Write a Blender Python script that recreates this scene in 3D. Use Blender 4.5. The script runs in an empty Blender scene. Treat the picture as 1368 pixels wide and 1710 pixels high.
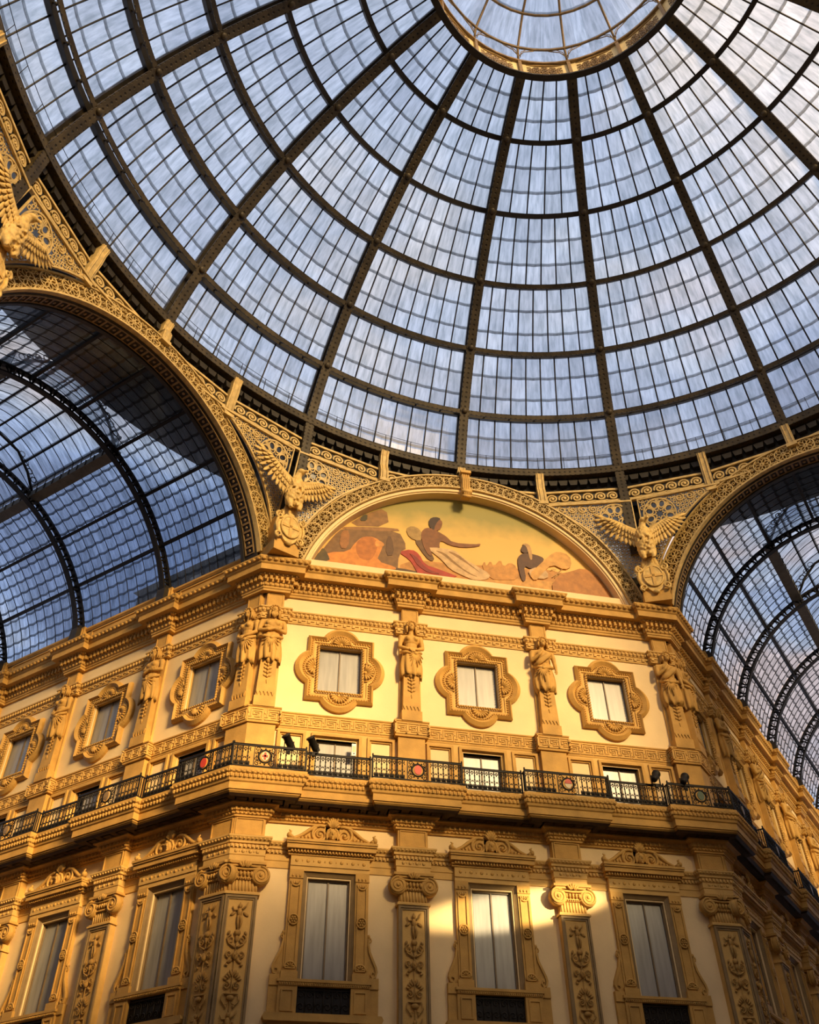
import bpy, math, random
from mathutils import Vector, Matrix, Euler
R = math.radians
rnd = random.Random(7)
sc = bpy.context.scene
COL = sc.collection

# ------------------------------------------------------------------ camera
cam_d = bpy.data.cameras.new('camera'); cam = bpy.data.objects.new('camera', cam_d); COL.objects.link(cam)
cam_d.sensor_fit = 'HORIZONTAL'; cam_d.sensor_width = 36.0; cam_d.lens = 36.0 * 1470.66 / 1368.0
cam_d.clip_start = 0.1; cam_d.clip_end = 1000
_fw = Vector((0.16354355, 0.72384104, 0.67030415)); _rt = Vector((0.97705687, -0.21280549, -0.00858417)); _up = Vector((-0.13643083, -0.65632916, 0.74203683))
_m = Matrix.Identity(4)
for i in range(3):
    _m[i][0] = _rt[i]; _m[i][1] = _up[i]; _m[i][2] = -_fw[i]
_m[0][3], _m[1][3], _m[2][3] = -8.0316, -25.2881, 1.6
cam.matrix_world = _m
sc.camera = cam

# ------------------------------------------------------------------ light
SUN_AZ = (-0.36, 0.93)      # the way the low golden sun travels in plan
SUN_EL = 19.0
SUN_POWER = 13.5
SKY_STRENGTH = 1.25
BACKZ = 24.0          # unseen facade height behind the viewer, tuned to shade the lower storeys
sc.view_settings.view_transform = 'Standard'; sc.view_settings.look = 'None'
sc.view_settings.exposure = 0.0; sc.view_settings.gamma = 1.0; sc.view_settings.use_curve_mapping = False

w = bpy.data.worlds.new('sky'); sc.world = w; w.use_nodes = True
nt = w.node_tree; nt.nodes.clear()
def wn(t, **k):
    n = nt.nodes.new(t)
    for a, b in k.items(): setattr(n, a, b)
    return n
tc = wn('ShaderNodeTexCoord'); mp = wn('ShaderNodeMapping'); mp.inputs['Scale'].default_value = (1, 1, 2.2)
no = wn('ShaderNodeTexNoise'); no.inputs['Scale'].default_value = 2.6; no.inputs['Detail'].default_value = 7; no.inputs['Roughness'].default_value = .55
rp = wn('ShaderNodeValToRGB'); e = rp.color_ramp.elements
e[0].position = .38; e[0].color = (.36, .47, .72, 1); e[1].position = .70; e[1].color = (.80, .74, .70, 1)
e2 = rp.color_ramp.elements.new(.55); e2.color = (.55, .65, .84, 1)
bg = wn('ShaderNodeBackground'); bg.inputs['Strength'].default_value = SKY_STRENGTH; ow = wn('ShaderNodeOutputWorld')
nt.links.new(tc.outputs['Generated'], mp.inputs['Vector']); nt.links.new(mp.outputs['Vector'], no.inputs['Vector'])
# lower in the sky: slate cloud banks with peach evening edges
n2 = wn('ShaderNodeTexNoise'); n2.inputs['Scale'].default_value = 3.4; n2.inputs['Detail'].default_value = 5; n2.inputs['Roughness'].default_value = .5
r2 = wn('ShaderNodeValToRGB'); e = r2.color_ramp.elements
e[0].position = .37; e[0].color = (.10, .16, .33, 1); e[1].position = .61; e[1].color = (.95, .66, .52, 1)
q = e.new(.45); q.color = (.34, .46, .74, 1); q = e.new(.53); q.color = (.66, .70, .80, 1)
sx = wn('ShaderNodeSeparateXYZ'); hr = wn('ShaderNodeMapRange'); hr.inputs['From Min'].default_value = .62; hr.inputs['From Max'].default_value = .86; hr.inputs['To Min'].default_value = .85; hr.inputs['To Max'].default_value = 0
mxs = wn('ShaderNodeMix'); mxs.data_type = 'RGBA'
nt.links.new(tc.outputs['Generated'], sx.inputs[0]); nt.links.new(sx.outputs['Z'], hr.inputs['Value']); nt.links.new(hr.outputs[0], mxs.inputs[0])
nt.links.new(mp.outputs['Vector'], n2.inputs['Vector']); nt.links.new(n2.outputs['Fac'], r2.inputs['Fac'])
nt.links.new(no.outputs['Fac'], rp.inputs['Fac']); nt.links.new(rp.outputs['Color'], mxs.inputs[6]); nt.links.new(r2.outputs['Color'], mxs.inputs[7]); nt.links.new(mxs.outputs[2], bg.inputs['Color']); nt.links.new(bg.outputs[0], ow.inputs[0])

sd = bpy.data.lights.new('sun', 'SUN'); so = bpy.data.objects.new('sun', sd); COL.objects.link(so)
sd.energy = SUN_POWER; sd.color = (1.0, .67, .31); sd.angle = R(12)
_l = Vector(SUN_AZ).normalized(); _d = Vector((_l.x * math.cos(R(SUN_EL)), _l.y * math.cos(R(SUN_EL)), -math.sin(R(SUN_EL))))
so.rotation_euler = _d.to_track_quat('-Z', 'Y').to_euler()
so.location = (10, -60, 45)

# narrow warm spot added for the reflected-sun patch on the middle lower window
pd_ = bpy.data.lights.new('reflected_sun_spot', 'SPOT'); po = bpy.data.objects.new('reflected_sun_spot', pd_); COL.objects.link(po)
pd_.energy = 120000; pd_.color = (1.0, .74, .40); pd_.spot_size = R(11.5); pd_.spot_blend = .7; pd_.shadow_soft_size = .12
po.location = (16.3, -24.3, 14.2)
po.rotation_euler = ((Vector((.85, 0, 10.15)) - Vector(po.location)).to_track_quat('-Z', 'Y') @ Euler((0, 0, R(7))).to_quaternion()).to_euler(); po.scale = (1, .21, 1)

# ------------------------------------------------------------------ materials
MATS = {}
def mat(name, col, rough=.7, metal=0.0, var=.25, scale=3.0, bump=.0, bscale=30.0, spec=.4):
    m = bpy.data.materials.new(name); m.use_nodes = True; t = m.node_tree; N = t.nodes; L = t.links
    b = N['Principled BSDF']; b.inputs['Roughness'].default_value = rough; b.inputs['Metallic'].default_value = metal
    b.inputs['Specular IOR Level'].default_value = spec
    tc = N.new('ShaderNodeTexCoord'); n = N.new('ShaderNodeTexNoise'); n.inputs['Scale'].default_value = scale; n.inputs['Detail'].default_value = 6
    L.new(tc.outputs['Object'], n.inputs['Vector'])
    r = N.new('ShaderNodeValToRGB'); e = r.color_ramp.elements
    e[0].position = .3; e[1].position = .7
    e[0].color = tuple(c * (1 - var) for c in col) + (1,); e[1].color = tuple(min(1, c * (1 + var * .5)) for c in col) + (1,)
    L.new(n.outputs['Fac'], r.inputs['Fac']); L.new(r.outputs['Color'], b.inputs['Base Color'])
    if bump:
        n2 = N.new('ShaderNodeTexNoise'); n2.inputs['Scale'].default_value = bscale; n2.inputs['Detail'].default_value = 4
        L.new(tc.outputs['Object'], n2.inputs['Vector'])
        bm = N.new('ShaderNodeBump'); bm.inputs['Strength'].default_value = bump; bm.inputs['Distance'].default_value = .02
        L.new(n2.outputs['Fac'], bm.inputs['Height']); L.new(bm.outputs['Normal'], b.inputs['Normal'])
    MATS[name] = m
    return m
PLASTER = mat('cream_plaster', (.80, .61, .32), .8, var=.10, scale=.9, bump=.12, bscale=14)
STONE = mat('ochre_stone', (.53, .305, .072), .75, var=.22, scale=2.2, bump=.25, bscale=22)
STONE2 = mat('pale_ochre_stone', (.60, .37, .105), .75, var=.18, scale=2.0, bump=.2, bscale=22)
GREYTRIM = mat('grey_moulding', (.27, .18, .075), .7, var=.2)
RELIEF = mat('weathered_relief', (.44, .25, .06), .75, var=.35, scale=6, bump=.35, bscale=40)
IRON = mat('black_iron', (.010, .008, .006), .6, var=.3, scale=8, spec=.25)
IRON_D = mat('dark_iron', (.022, .017, .010), .55, var=.4, scale=4)
GILT = mat('gilded_iron', (.56, .40, .15), .5, var=.3, scale=5, bump=.15)
GILT_D = mat('bronze_iron', (.26, .165, .06), .5, var=.4, scale=4)
EAGLE = mat('gilded_plaster', (.64, .43, .13), .55, var=.35, scale=5, bump=.4, bscale=35)
BEAMG = mat('grey_beam', (.10, .10, .085), .7, var=.3)
WOODF = mat('window_frame_brown', (.17, .12, .065), .5, var=.2)
WHITEBOX = mat('white_enamel', (.75, .74, .70), .4, var=.05)
ROOF = mat('slate_roof', (.05, .055, .07), .8, var=.3, scale=.6)
DARKROOF = mat('tar_terrace', (.035, .032, .026), .85, var=.4, scale=.5)
FARWALL = mat('far_facade', (.34, .23, .11), .8, var=.3, scale=.4)
SOFFIT = mat('dark_brown_soffit', (.045, .022, .010), .7, var=.4, scale=3)  # plain dark brown for the balcony underside
FLOORM = mat('marble_floor', (.13, .095, .06), .45, var=.3, scale=.4)
REDM = mat('red_enamel', (.55, .05, .02), .5, var=.15)
GREENM = mat('green_enamel', (.05, .10, .06), .5, var=.2)
BRASS = mat('pale_brass', (.78, .62, .30), .45, var=.2, scale=2)
IVORY = mat('ivory_enamel', (.62, .50, .30), .5, var=.1)

def rivet_mat():
    m = bpy.data.materials.new('riveted_iron'); m.use_nodes = True; t = m.node_tree; N = t.nodes; L = t.links
    b = N['Principled BSDF']; b.inputs['Roughness'].default_value = .5; b.inputs['Specular IOR Level'].default_value = .3
    uv = N.new('ShaderNodeUVMap'); uv.uv_map = 'UVMap'
    mp = N.new('ShaderNodeVectorMath'); mp.operation = 'MULTIPLY'; mp.inputs[1].default_value = (1 / .22, 1 / .22, 0)
    fr = N.new('ShaderNodeVectorMath'); fr.operation = 'FRACTION'
    su = N.new('ShaderNodeVectorMath'); su.operation = 'SUBTRACT'; su.inputs[1].default_value = (.5, .5, 0)
    le = N.new('ShaderNodeVectorMath'); le.operation = 'LENGTH'
    mr = N.new('ShaderNodeMapRange'); mr.inputs['From Min'].default_value = .13; mr.inputs['From Max'].default_value = .24
    mr.inputs['To Min'].default_value = 1; mr.inputs['To Max'].default_value = 0
    L.new(uv.outputs[0], mp.inputs[0]); L.new(mp.outputs[0], fr.inputs[0]); L.new(fr.outputs[0], su.inputs[0]); L.new(su.outputs[0], le.inputs[0]); L.new(le.outputs['Value'], mr.inputs['Value'])
    bm = N.new('ShaderNodeBump'); bm.inputs['Strength'].default_value = 1; bm.inputs['Distance'].default_value = .03
    L.new(mr.outputs[0], bm.inputs['Height']); L.new(bm.outputs[0], b.inputs['Normal'])
    mx = N.new('ShaderNodeMix'); mx.data_type = 'RGBA'; L.new(mr.outputs[0], mx.inputs[0])
    no = N.new('ShaderNodeTexNoise'); no.inputs['Scale'].default_value = 2; tc = N.new('ShaderNodeTexCoord'); L.new(tc.outputs['Object'], no.inputs['Vector'])
    r = N.new('ShaderNodeValToRGB'); r.color_ramp.elements[0].color = (.030, .022, .010, 1); r.color_ramp.elements[1].color = (.075, .056, .026, 1)
    r.color_ramp.elements[0].position = .3; r.color_ramp.elements[1].position = .75
    L.new(no.outputs['Fac'], r.inputs['Fac']); L.new(r.outputs[0], mx.inputs[6]); mx.inputs[7].default_value = (.018, .013, .006, 1)
    L.new(mx.outputs[2], b.inputs['Base Color'])
    return m
RIVET = rivet_mat()

def glass_mat(name, tint, clear, dirt, lap0=.075, lapd=.42):
    """dirty skylight pane: part clear, part milky, rain streaks along v"""
    m = bpy.data.materials.new(name); m.use_nodes = True; t = m.node_tree; N = t.nodes; L = t.links; N.clear()
    out = N.new('ShaderNodeOutputMaterial')
    uv = N.new('ShaderNodeUVMap'); uv.uv_map = 'UVMap'
    oi = N.new('ShaderNodeObjectInfo')
    ad = N.new('ShaderNodeVectorMath'); ad.operation = 'ADD'
    cb = N.new('ShaderNodeCombineXYZ'); mu = N.new('ShaderNodeMath'); mu.operation = 'MULTIPLY'; mu.inputs[1].default_value = 40
    L.new(oi.outputs['Random'], mu.inputs[0]); L.new(mu.outputs[0], cb.inputs[0]); L.new(mu.outputs[0], cb.inputs[1])
    L.new(uv.outputs[0], ad.inputs[0]); L.new(cb.outputs[0], ad.inputs[1])
    sc_ = N.new('ShaderNodeVectorMath'); sc_.operation = 'MULTIPLY'; sc_.inputs[1].default_value = (6.5, 1.1, 1)
    L.new(ad.outputs[0], sc_.inputs[0])
    n = N.new('ShaderNodeTexNoise'); n.inputs['Scale'].default_value = 1; n.inputs['Detail'].default_value = 5; n.inputs['Roughness'].default_value = .6
    L.new(sc_.outputs[0], n.inputs['Vector'])
    r = N.new('ShaderNodeValToRGB'); r.color_ramp.elements[0].position = .30; r.color_ramp.elements[1].position = .62
    r.color_ramp.elements[0].color = tuple(dirt) + (1,); r.color_ramp.elements[1].color = tuple(tint) + (1,)
    L.new(n.outputs['Fac'], r.inputs['Fac'])
    # each pane slightly lighter or darker
    mr = N.new('ShaderNodeMapRange'); mr.inputs['To Min'].default_value = .74; mr.inputs['To Max'].default_value = 1.0
    L.new(oi.outputs['Random'], mr.inputs['Value'])
    # grime gathered along the lap at the foot of each pane
    sp = N.new('ShaderNodeSeparateXYZ'); L.new(uv.outputs[0], sp.inputs[0])
    nl = N.new('ShaderNodeMath'); nl.operation = 'MULTIPLY_ADD'; nl.inputs[1].default_value = -.06; L.new(n.outputs['Fac'], nl.inputs[0]); L.new(sp.outputs['Y'], nl.inputs[2])
    lm = N.new('ShaderNodeMapRange'); lm.inputs['From Min'].default_value = lap0; lm.inputs['From Max'].default_value = lap0 + .03; lm.inputs['To Min'].default_value = lapd; lm.inputs['To Max'].default_value = 1
    L.new(nl.outputs[0], lm.inputs['Value'])
    mm = N.new('ShaderNodeMath'); mm.operation = 'MULTIPLY'; L.new(mr.outputs[0], mm.inputs[0]); L.new(lm.outputs[0], mm.inputs[1])
    ml = N.new('ShaderNodeVectorMath'); ml.operation = 'SCALE'; L.new(r.outputs[0], ml.inputs[0]); L.new(mm.outputs[0], ml.inputs['Scale'])
    tp = N.new('ShaderNodeBsdfTransparent'); tl = N.new('ShaderNodeBsdfTranslucent')
    L.new(ml.outputs[0], tp.inputs['Color']); L.new(ml.outputs[0], tl.inputs['Color'])
    mx = N.new('ShaderNodeMixShader'); mx.inputs[0].default_value = 1 - clear
    L.new(tp.outputs[0], mx.inputs[1]); L.new(tl.outputs[0], mx.inputs[2])
    gl = N.new('ShaderNodeBsdfGlossy'); gl.inputs['Roughness'].default_value = .25
    m2 = N.new('ShaderNodeMixShader'); m2.inputs[0].default_value = .04
    L.new(mx.outputs[0], m2.inputs[1]); L.new(gl.outputs[0], m2.inputs[2]); L.new(m2.outputs[0], out.inputs[0])
    return m
PANE = glass_mat('dome_glass', (1.0, 1.0, 1.0), .60, (.58, .61, .61))
VPANE = glass_mat('vault_glass', (.78, .84, .92), .75, (.36, .40, .44), .05, .25)
FROST = glass_mat('frosted_glass', (.62, .61, .55), .4, (.4, .4, .35), -9)

def window_glass():
    m = bpy.data.materials.new('curtained_window_glass'); m.use_nodes = True; t = m.node_tree; N = t.nodes; L = t.links
    b = N['Principled BSDF']; b.inputs['Roughness'].default_value = .32; b.inputs['Specular IOR Level'].default_value = .6
    tc = N.new('ShaderNodeTexCoord'); mp = N.new('ShaderNodeMapping'); mp.inputs['Scale'].default_value = (5, 5, .5); mp.inputs['Rotation'].default_value = (0, .25, 0)
    n = N.new('ShaderNodeTexNoise'); n.inputs['Scale'].default_value = 1.3; n.inputs['Detail'].default_value = 3
    r = N.new('ShaderNodeValToRGB'); r.color_ramp.elements[0].position = .35; r.color_ramp.elements[1].position = .7
    r.color_ramp.elements[0].color = (.23, .23, .21, 1); r.color_ramp.elements[1].color = (.33, .325, .30, 1)
    L.new(tc.outputs['Object'], mp.inputs[0]); L.new(mp.outputs[0], n.inputs['Vector']); L.new(n.outputs['Fac'], r.inputs[0]); L.new(r.outputs[0], b.inputs['Base Color'])
    return m
WGLASS = window_glass()

# ------------------------------------------------------------------ mesh builder
class MB:
    def __init__(s): s.v = []; s.f = []; s.uv = {}; s.sm = set()
    def add(s, vs, fs, smooth=False):
        o = len(s.v); s.v += [tuple(p) for p in vs]
        for f in fs:
            if smooth: s.sm.add(len(s.f))
            s.f.append(tuple(i + o for i in f))
        return s
    def box(s, x0, x1, y0, y1, z0, z1):
        return s.add([(x0, y0, z0), (x1, y0, z0), (x1, y1, z0), (x0, y1, z0), (x0, y0, z1), (x1, y0, z1), (x1, y1, z1), (x0, y1, z1)],
                     [(0, 3, 2, 1), (4, 5, 6, 7), (0, 1, 5, 4), (1, 2, 6, 5), (2, 3, 7, 6), (3, 0, 4, 7)])
    def prism(s, poly, y0, y1):          # polygon in (x,z), extruded in y (y0 front)
        n = len(poly)
        a = sum(poly[i][0] * poly[(i + 1) % n][1] - poly[(i + 1) % n][0] * poly[i][1] for i in range(n))
        if a < 0: poly = poly[::-1]
        vs = [(x, y0, z) for x, z in poly] + [(x, y1, z) for x, z in poly]
        fs = [tuple(range(n)), tuple(range(2 * n - 1, n - 1, -1))] + [(i, i + n, (i + 1) % n + n, (i + 1) % n) for i in range(n)]
        return s.add(vs, fs)
    def frame(s, outer, inner, y0, y1, yi=None):   # matching loops (x,z); front y0; back y1; inner edge front at yi
        n = len(outer); yi = y0 if yi is None else yi
        vs = [(x, y0, z) for x, z in outer] + [(x, yi, z) for x, z in inner] + [(x, y1, z) for x, z in outer] + [(x, y1, z) for x, z in inner]
        fs = []
        for i in range(n):
            j = (i + 1) % n
            fs += [(i, j, n + j, n + i), (i, 2 * n + i, 2 * n + j, j), (n + i, n + j, 3 * n + j, 3 * n + i)]
        return s.add(vs, fs)
    def rframe(s, x0, x1, z0, z1, t, y0, y1, yi=None):
        return s.frame([(x0, z0), (x1, z0), (x1, z1), (x0, z1)], [(x0 + t, z0 + t), (x1 - t, z0 + t), (x1 - t, z1 - t), (x0 + t, z1 - t)], y0, y1, yi)
    def ell(s, c, r, nu=10, nv=6, rot=None):
        vs = []; fs = []
        M_ = Euler(rot).to_matrix() if rot else None
        for j in range(nv + 1):
            ph = math.pi * j / nv - math.pi / 2
            for i in range(nu):
                th = 2 * math.pi * i / nu
                p = Vector((r[0] * math.cos(ph) * math.cos(th), r[1] * math.cos(ph) * math.sin(th), r[2] * math.sin(ph)))
                if M_: p = M_ @ p
                vs.append((c[0] + p.x, c[1] + p.y, c[2] + p.z))
        for j in range(nv):
            for i in range(nu):
                k = (i + 1) % nu
                fs.append((j * nu + i, j * nu + k, (j + 1) * nu + k, (j + 1) * nu + i))
        return s.add(vs, fs, True)
    def tube(s, path, rad, n=6, cap=True, flat=1.0):
        P = [Vector(p) for p in path]; m = len(P)
        rr = rad if isinstance(rad, (list, tuple)) else [rad] * m
        vs = []; fs = []; prev = None
        for i, p in enumerate(P):
            d = (P[min(i + 1, m - 1)] - P[max(i - 1, 0)])
            if d.length < 1e-9: d = Vector((0, 0, 1))
            d.normalize()
            if prev is None:
                a = Vector((0, 1, 0)) if abs(d.y) < .9 else Vector((1, 0, 0))
                u = d.cross(a).normalized()
            else:
                u = prev - d * prev.dot(d)
                u = u.normalized() if u.length > 1e-6 else d.orthogonal().normalized()
            prev = u; v = d.cross(u)
            for k in range(n):
                t = 2 * math.pi * k / n
                vs.append(p + u * math.cos(t) * rr[i] + v * math.sin(t) * rr[i] * flat)
        for i in range(m - 1):
            for k in range(n):
                l = (k + 1) % n
                fs.append((i * n + k, i * n + l, (i + 1) * n + l, (i + 1) * n + k))
        if cap: fs += [tuple(range(n - 1, -1, -1)), tuple(range((m - 1) * n, m * n))]
        return s.add(vs, fs, True)
    def ribbon(s, path, wd, y0, y1, closed=False):  # flat bar following (x,z) path
        n = len(path); vs = []; fs = []
        ww = wd if isinstance(wd, (list, tuple)) else [wd] * n
        for i, (x, z) in enumerate(path):
            a = path[(i - 1) % n] if (closed or i > 0) else path[i]; b = path[(i + 1) % n] if (closed or i < n - 1) else path[i]
            dx, dz = b[0] - a[0], b[1] - a[1]; l = math.hypot(dx, dz) or 1
            nx, nz = -dz / l * ww[i] / 2, dx / l * ww[i] / 2
            vs += [(x + nx, y0, z + nz), (x - nx, y0, z - nz), (x - nx, y1, z - nz), (x + nx, y1, z + nz)]
        for i in range(n if closed else n - 1):
            a = 4 * i; b = 4 * ((i + 1) % n)
            for k in range(4): fs.append((a + k, b + k, b + (k + 1) % 4, a + (k + 1) % 4))
        if not closed: fs += [(0, 1, 2, 3), (4 * n - 1, 4 * n - 2, 4 * n - 3, 4 * n - 4)]
        return s.add(vs, fs)
    def sweep(s, prof, path, closed=False):   # prof (w,z) ; plan path (x,y), outward = right of travel
        n = len(path); m = len(prof); vs = []; fs = []
        for i in range(n):
            p = Vector(path[i])
            a = Vector(path[(i - 1) % n]) if (closed or i > 0) else None; b = Vector(path[(i + 1) % n]) if (closed or i < n - 1) else None
            ns = []
            for q0, q1 in ((a, p), (p, b)):
                if q0 is None or q1 is None: continue
                d = (q1 - q0).normalized(); ns.append(Vector((d.y, -d.x)))
            mt = ns[0] if len(ns) == 1 else (ns[0] + ns[1]) / max(.2, 1 + ns[0].dot(ns[1]))
            for w_, z in prof: vs.append((p.x + mt.x * w_, p.y + mt.y * w_, z))
        for i in range(n if closed else n - 1):
            j = (i + 1) % n
            for k in range(m - 1): fs.append((i * m + k, j * m + k, j * m + k + 1, i * m + k + 1))
        if not closed: fs += [tuple(range(m - 1, -1, -1)), tuple(range((n - 1) * m, n * m))]
        return s.add(vs, fs)
    def lathe(s, prof, n=12, c=(0, 0, 0), axis='z'):
        vs = []; fs = []; m = len(prof)
        for r, h in prof:
            for k in range(n):
                t = 2 * math.pi * k / n; a, b = r * math.cos(t), r * math.sin(t)
                vs.append((c[0] + a, c[1] + b, c[2] + h) if axis == 'z' else (c[0] + a, c[1] - h, c[2] + b))
        for i in range(m - 1):
            for k in range(n):
                l = (k + 1) % n; fs.append((i * n + k, i * n + l, (i + 1) * n + l, (i + 1) * n + k))
        fs += [tuple(range(n - 1, -1, -1)), tuple(range((m - 1) * n, m * n))]
        return s.add(vs, fs, True)
    def mesh(s, name, m, smooth=None):
        me = bpy.data.meshes.new(name); me.from_pydata(s.v, [], s.f)
        if s.sm: me.polygons.foreach_set('use_smooth', [i in s.sm for i in range(len(s.f))])
        if s.uv:
            l = me.uv_layers.new(name='UVMap')
            for p in me.polygons:
                for li in p.loop_indices: l.data[li].uv = s.uv.get(me.loops[li].vertex_index, (0, 0))
        me.materials.append(m); me.update()
        return me
    def obj(s, name, m, parent=None, label=None, kind=None, mw=None):
        return link(name, s.mesh(name, m), parent, label, kind, mw)

def link(name, me, parent=None, label=None, kind=None, mw=None):
    o = bpy.data.objects.new(name, me); COL.objects.link(o)
    if parent is not None: o.parent = parent
    if label: o['label'] = label
    if kind: o['kind'] = kind
    if mw is not None: o.matrix_local = mw
    return o
def thing(name, label, cat, mw=None, group=None, kind=None):
    o = bpy.data.objects.new(name, None); COL.objects.link(o); o.empty_display_size = .2
    o['label'] = label; o['category'] = cat
    if group: o['group'] = group
    if kind: o['kind'] = kind
    if mw is not None: o.matrix_world = mw
    return o
def tag(o, label, cat, group=None, kind=None):
    o['label'] = label; o['category'] = cat
    if group: o['group'] = group
    if kind: o['kind'] = kind
    return o
KIDS = {}
def copy_tree(o, mw=None, label=None, parent=None):
    c = o.copy(); COL.objects.link(c)
    if parent is not None: c.parent = parent
    if mw is not None: c.matrix_world = mw
    if label: c['label'] = label
    for ch in o.children: copy_tree(ch, None, None, c)
    return c
def fuse(mb, voxel, it=2, fac=.5):
    """weld overlapping closed lumps into one continuous skin"""
    me = bpy.data.meshes.new('tmp'); me.from_pydata(mb.v, [], mb.f)
    o = bpy.data.objects.new('tmp', me); COL.objects.link(o)
    md = o.modifiers.new('r', 'REMESH'); md.mode = 'VOXEL'; md.voxel_size = voxel
    if it: ms = o.modifiers.new('s', 'SMOOTH'); ms.factor = fac; ms.iterations = it
    dg = bpy.context.evaluated_depsgraph_get(); dg.update()
    r = bpy.data.meshes.new_from_object(o.evaluated_get(dg))
    bpy.data.objects.remove(o); bpy.data.meshes.remove(me)
    r.polygons.foreach_set('use_smooth', [True] * len(r.polygons))
    return r
def fobj(name, mb, voxel, m, parent, it=2):
    me = fuse(mb, voxel, it); me.name = name; me.materials.clear(); me.materials.append(m)
    return link(name, me, parent)
def arc(cx, cz, r, a0, a1, n):
    return [(cx + r * math.cos(R(a0 + (a1 - a0) * i / n)), cz + r * math.sin(R(a0 + (a1 - a0) * i / n))) for i in range(n + 1)]
def spiral(cx, cz, r0, r1, a0, turns, n=18):
    return [(cx + (r0 + (r1 - r0) * i / n) * math.cos(R(a0 + 360 * turns * i / n)), cz + (r0 + (r1 - r0) * i / n) * math.sin(R(a0 + 360 * turns * i / n))) for i in range(n + 1)]
def xz(path, y): return [(x, y, z) for x, z in path]

# ------------------------------------------------------------------ plan of the place
B = 4.7707           # bay
CH = 7.5             # half width of the central facade
S2 = math.sqrt(.5)
HW = 6.81            # half width of an arm
DC = -17.129         # dome centre (0, DC)
WALLS = {'center': ((0, 0), (1, 0)), 'left': ((-CH, 0), (S2, -S2)), 'right': ((CH, 0), (S2, S2))}
def wpt(wl, u, e=0):
    (ox, oy), (dx, dy) = WALLS[wl]
    return (ox + dx * u + dy * e, oy + dy * u - dx * e)
def wm(wl, u, z=0, e=0):
    x, y = wpt(wl, u, e); a = {'center': 0, 'left': -45, 'right': 45}[wl]
    return Matrix.Translation((x, y, z)) @ Matrix.Rotation(R(a), 4, 'Z')
NL, NR = 4, 7        # bays built on the left and right arm walls
BAYS = {'center': [-B, 0, B], 'left': [-(2.36 + B * k) for k in range(NL)], 'right': [2.36 + B * k for k in range(NR)]}
PILS = {'center': [-1.5 * B, -.5 * B, .5 * B, 1.5 * B], 'left': [-.345] + [-(4.745 + B * k) for k in range(NL)], 'right': [.345] + [4.745 + B * k for k in range(NR)]}
ENDS = {'left': -(4.745 + B * (NL - 1) + 1.7), 'right': 4.745 + B * (NR - 1) + 1.7}
def runpath(base, hw, e):
    """plan path left arm -> centre -> right arm at distance base from the walls, stepping out by e in front of pilasters"""
    pts = []
    def P(wl, u, o): pts.append(wpt(wl, u, o))
    def corner(sx, o):
        k = math.tan(R(22.5)); pts.append((sx * (CH + o * k), -o))
    P('left', ENDS['left'], base)
    for u in sorted(PILS['left'])[:-1]:
        P('left', u - hw, base); P('left', u - hw, base + e); P('left', u + hw, base + e); P('left', u + hw, base)
    u = PILS['left'][0]; P('left', u - hw, base); P('left', u - hw, base + e); corner(-1, base + e)
    u = PILS['center'][0]; P('center', u + hw, base + e); P('center', u + hw, base)
    for u in PILS['center'][1:3]:
        P('center', u - hw, base); P('center', u - hw, base + e); P('center', u + hw, base + e); P('center', u + hw, base)
    u = PILS['center'][3]; P('center', u - hw, base); P('center', u - hw, base + e); corner(1, base + e)
    u = PILS['right'][0]; P('right', u + hw, base + e); P('right', u + hw, base)
    for u in PILS['right'][1:]:
        P('right', u - hw, base); P('right', u - hw, base + e); P('right', u + hw, base + e); P('right', u + hw, base)
    P('right', ENDS['right'], base)
    return pts
def along(path, step, minlen=.15):
    """points with direction spaced along a plan path"""
    for a, b in zip(path, path[1:]):
        a = Vector(a); b = Vector(b); L_ = (b - a).length
        if L_ < minlen: continue
        n = max(1, round(L_ / step)); d = (b - a) / L_
        for i in range(n):
            p = a + d * (i + .5) * L_ / n; yield p, d, L_ / n

# ================================================================== THE SETTING
def offpath(path, w_):
    out = []
    n = len(path)
    for i in range(n):
        p = Vector(path[i]); ns = []
        for q0, q1 in ((path[i - 1] if i else None, path[i]), (path[i], path[i + 1] if i < n - 1 else None)):
            if q0 is None or q1 is None: continue
            d = (Vector(q1) - Vector(q0)).normalized(); ns.append(Vector((d.y, -d.x)))
        mt = ns[0] if len(ns) == 1 else (ns[0] + ns[1]) / max(.2, 1 + ns[0].dot(ns[1]))
        out.append((p.x + mt.x * w_, p.y + mt.y * w_))
    return out
def seg_mat(p, d, z): return Matrix.Translation((p[0], p[1], z)) @ Matrix.Rotation(math.atan2(d[1], d[0]), 4, 'Z')
def put(dst, src, M_):
    dst.add([tuple(M_ @ Vector(v)) for v in src.v], src.f, False)
    return dst
def row(path, w_, z, step, unit, name, parent, m):
    """a fine row of carved units (eggs, dentils, leaves) running along a moulding"""
    mb = MB()
    for p, d, L_ in along(offpath(path, w_), step):
        put(mb, unit, seg_mat(p, d, z))
    return mb.obj(name, m, parent, kind='stuff')
EGG = MB().ell((0, 0, 0), (.055, .05, .075), 6, 4)
BEAD = MB().ell((0, 0, 0), (.035, .04, .04), 6, 3)
DENT = MB().box(-.045, .045, -.10, .06, -.075, .075)
LEAF = MB().prism([(-.055, -.07), (.055, -.07), (.05, .0), (0, .075), (-.05, 0)], -.035, .03)

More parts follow.
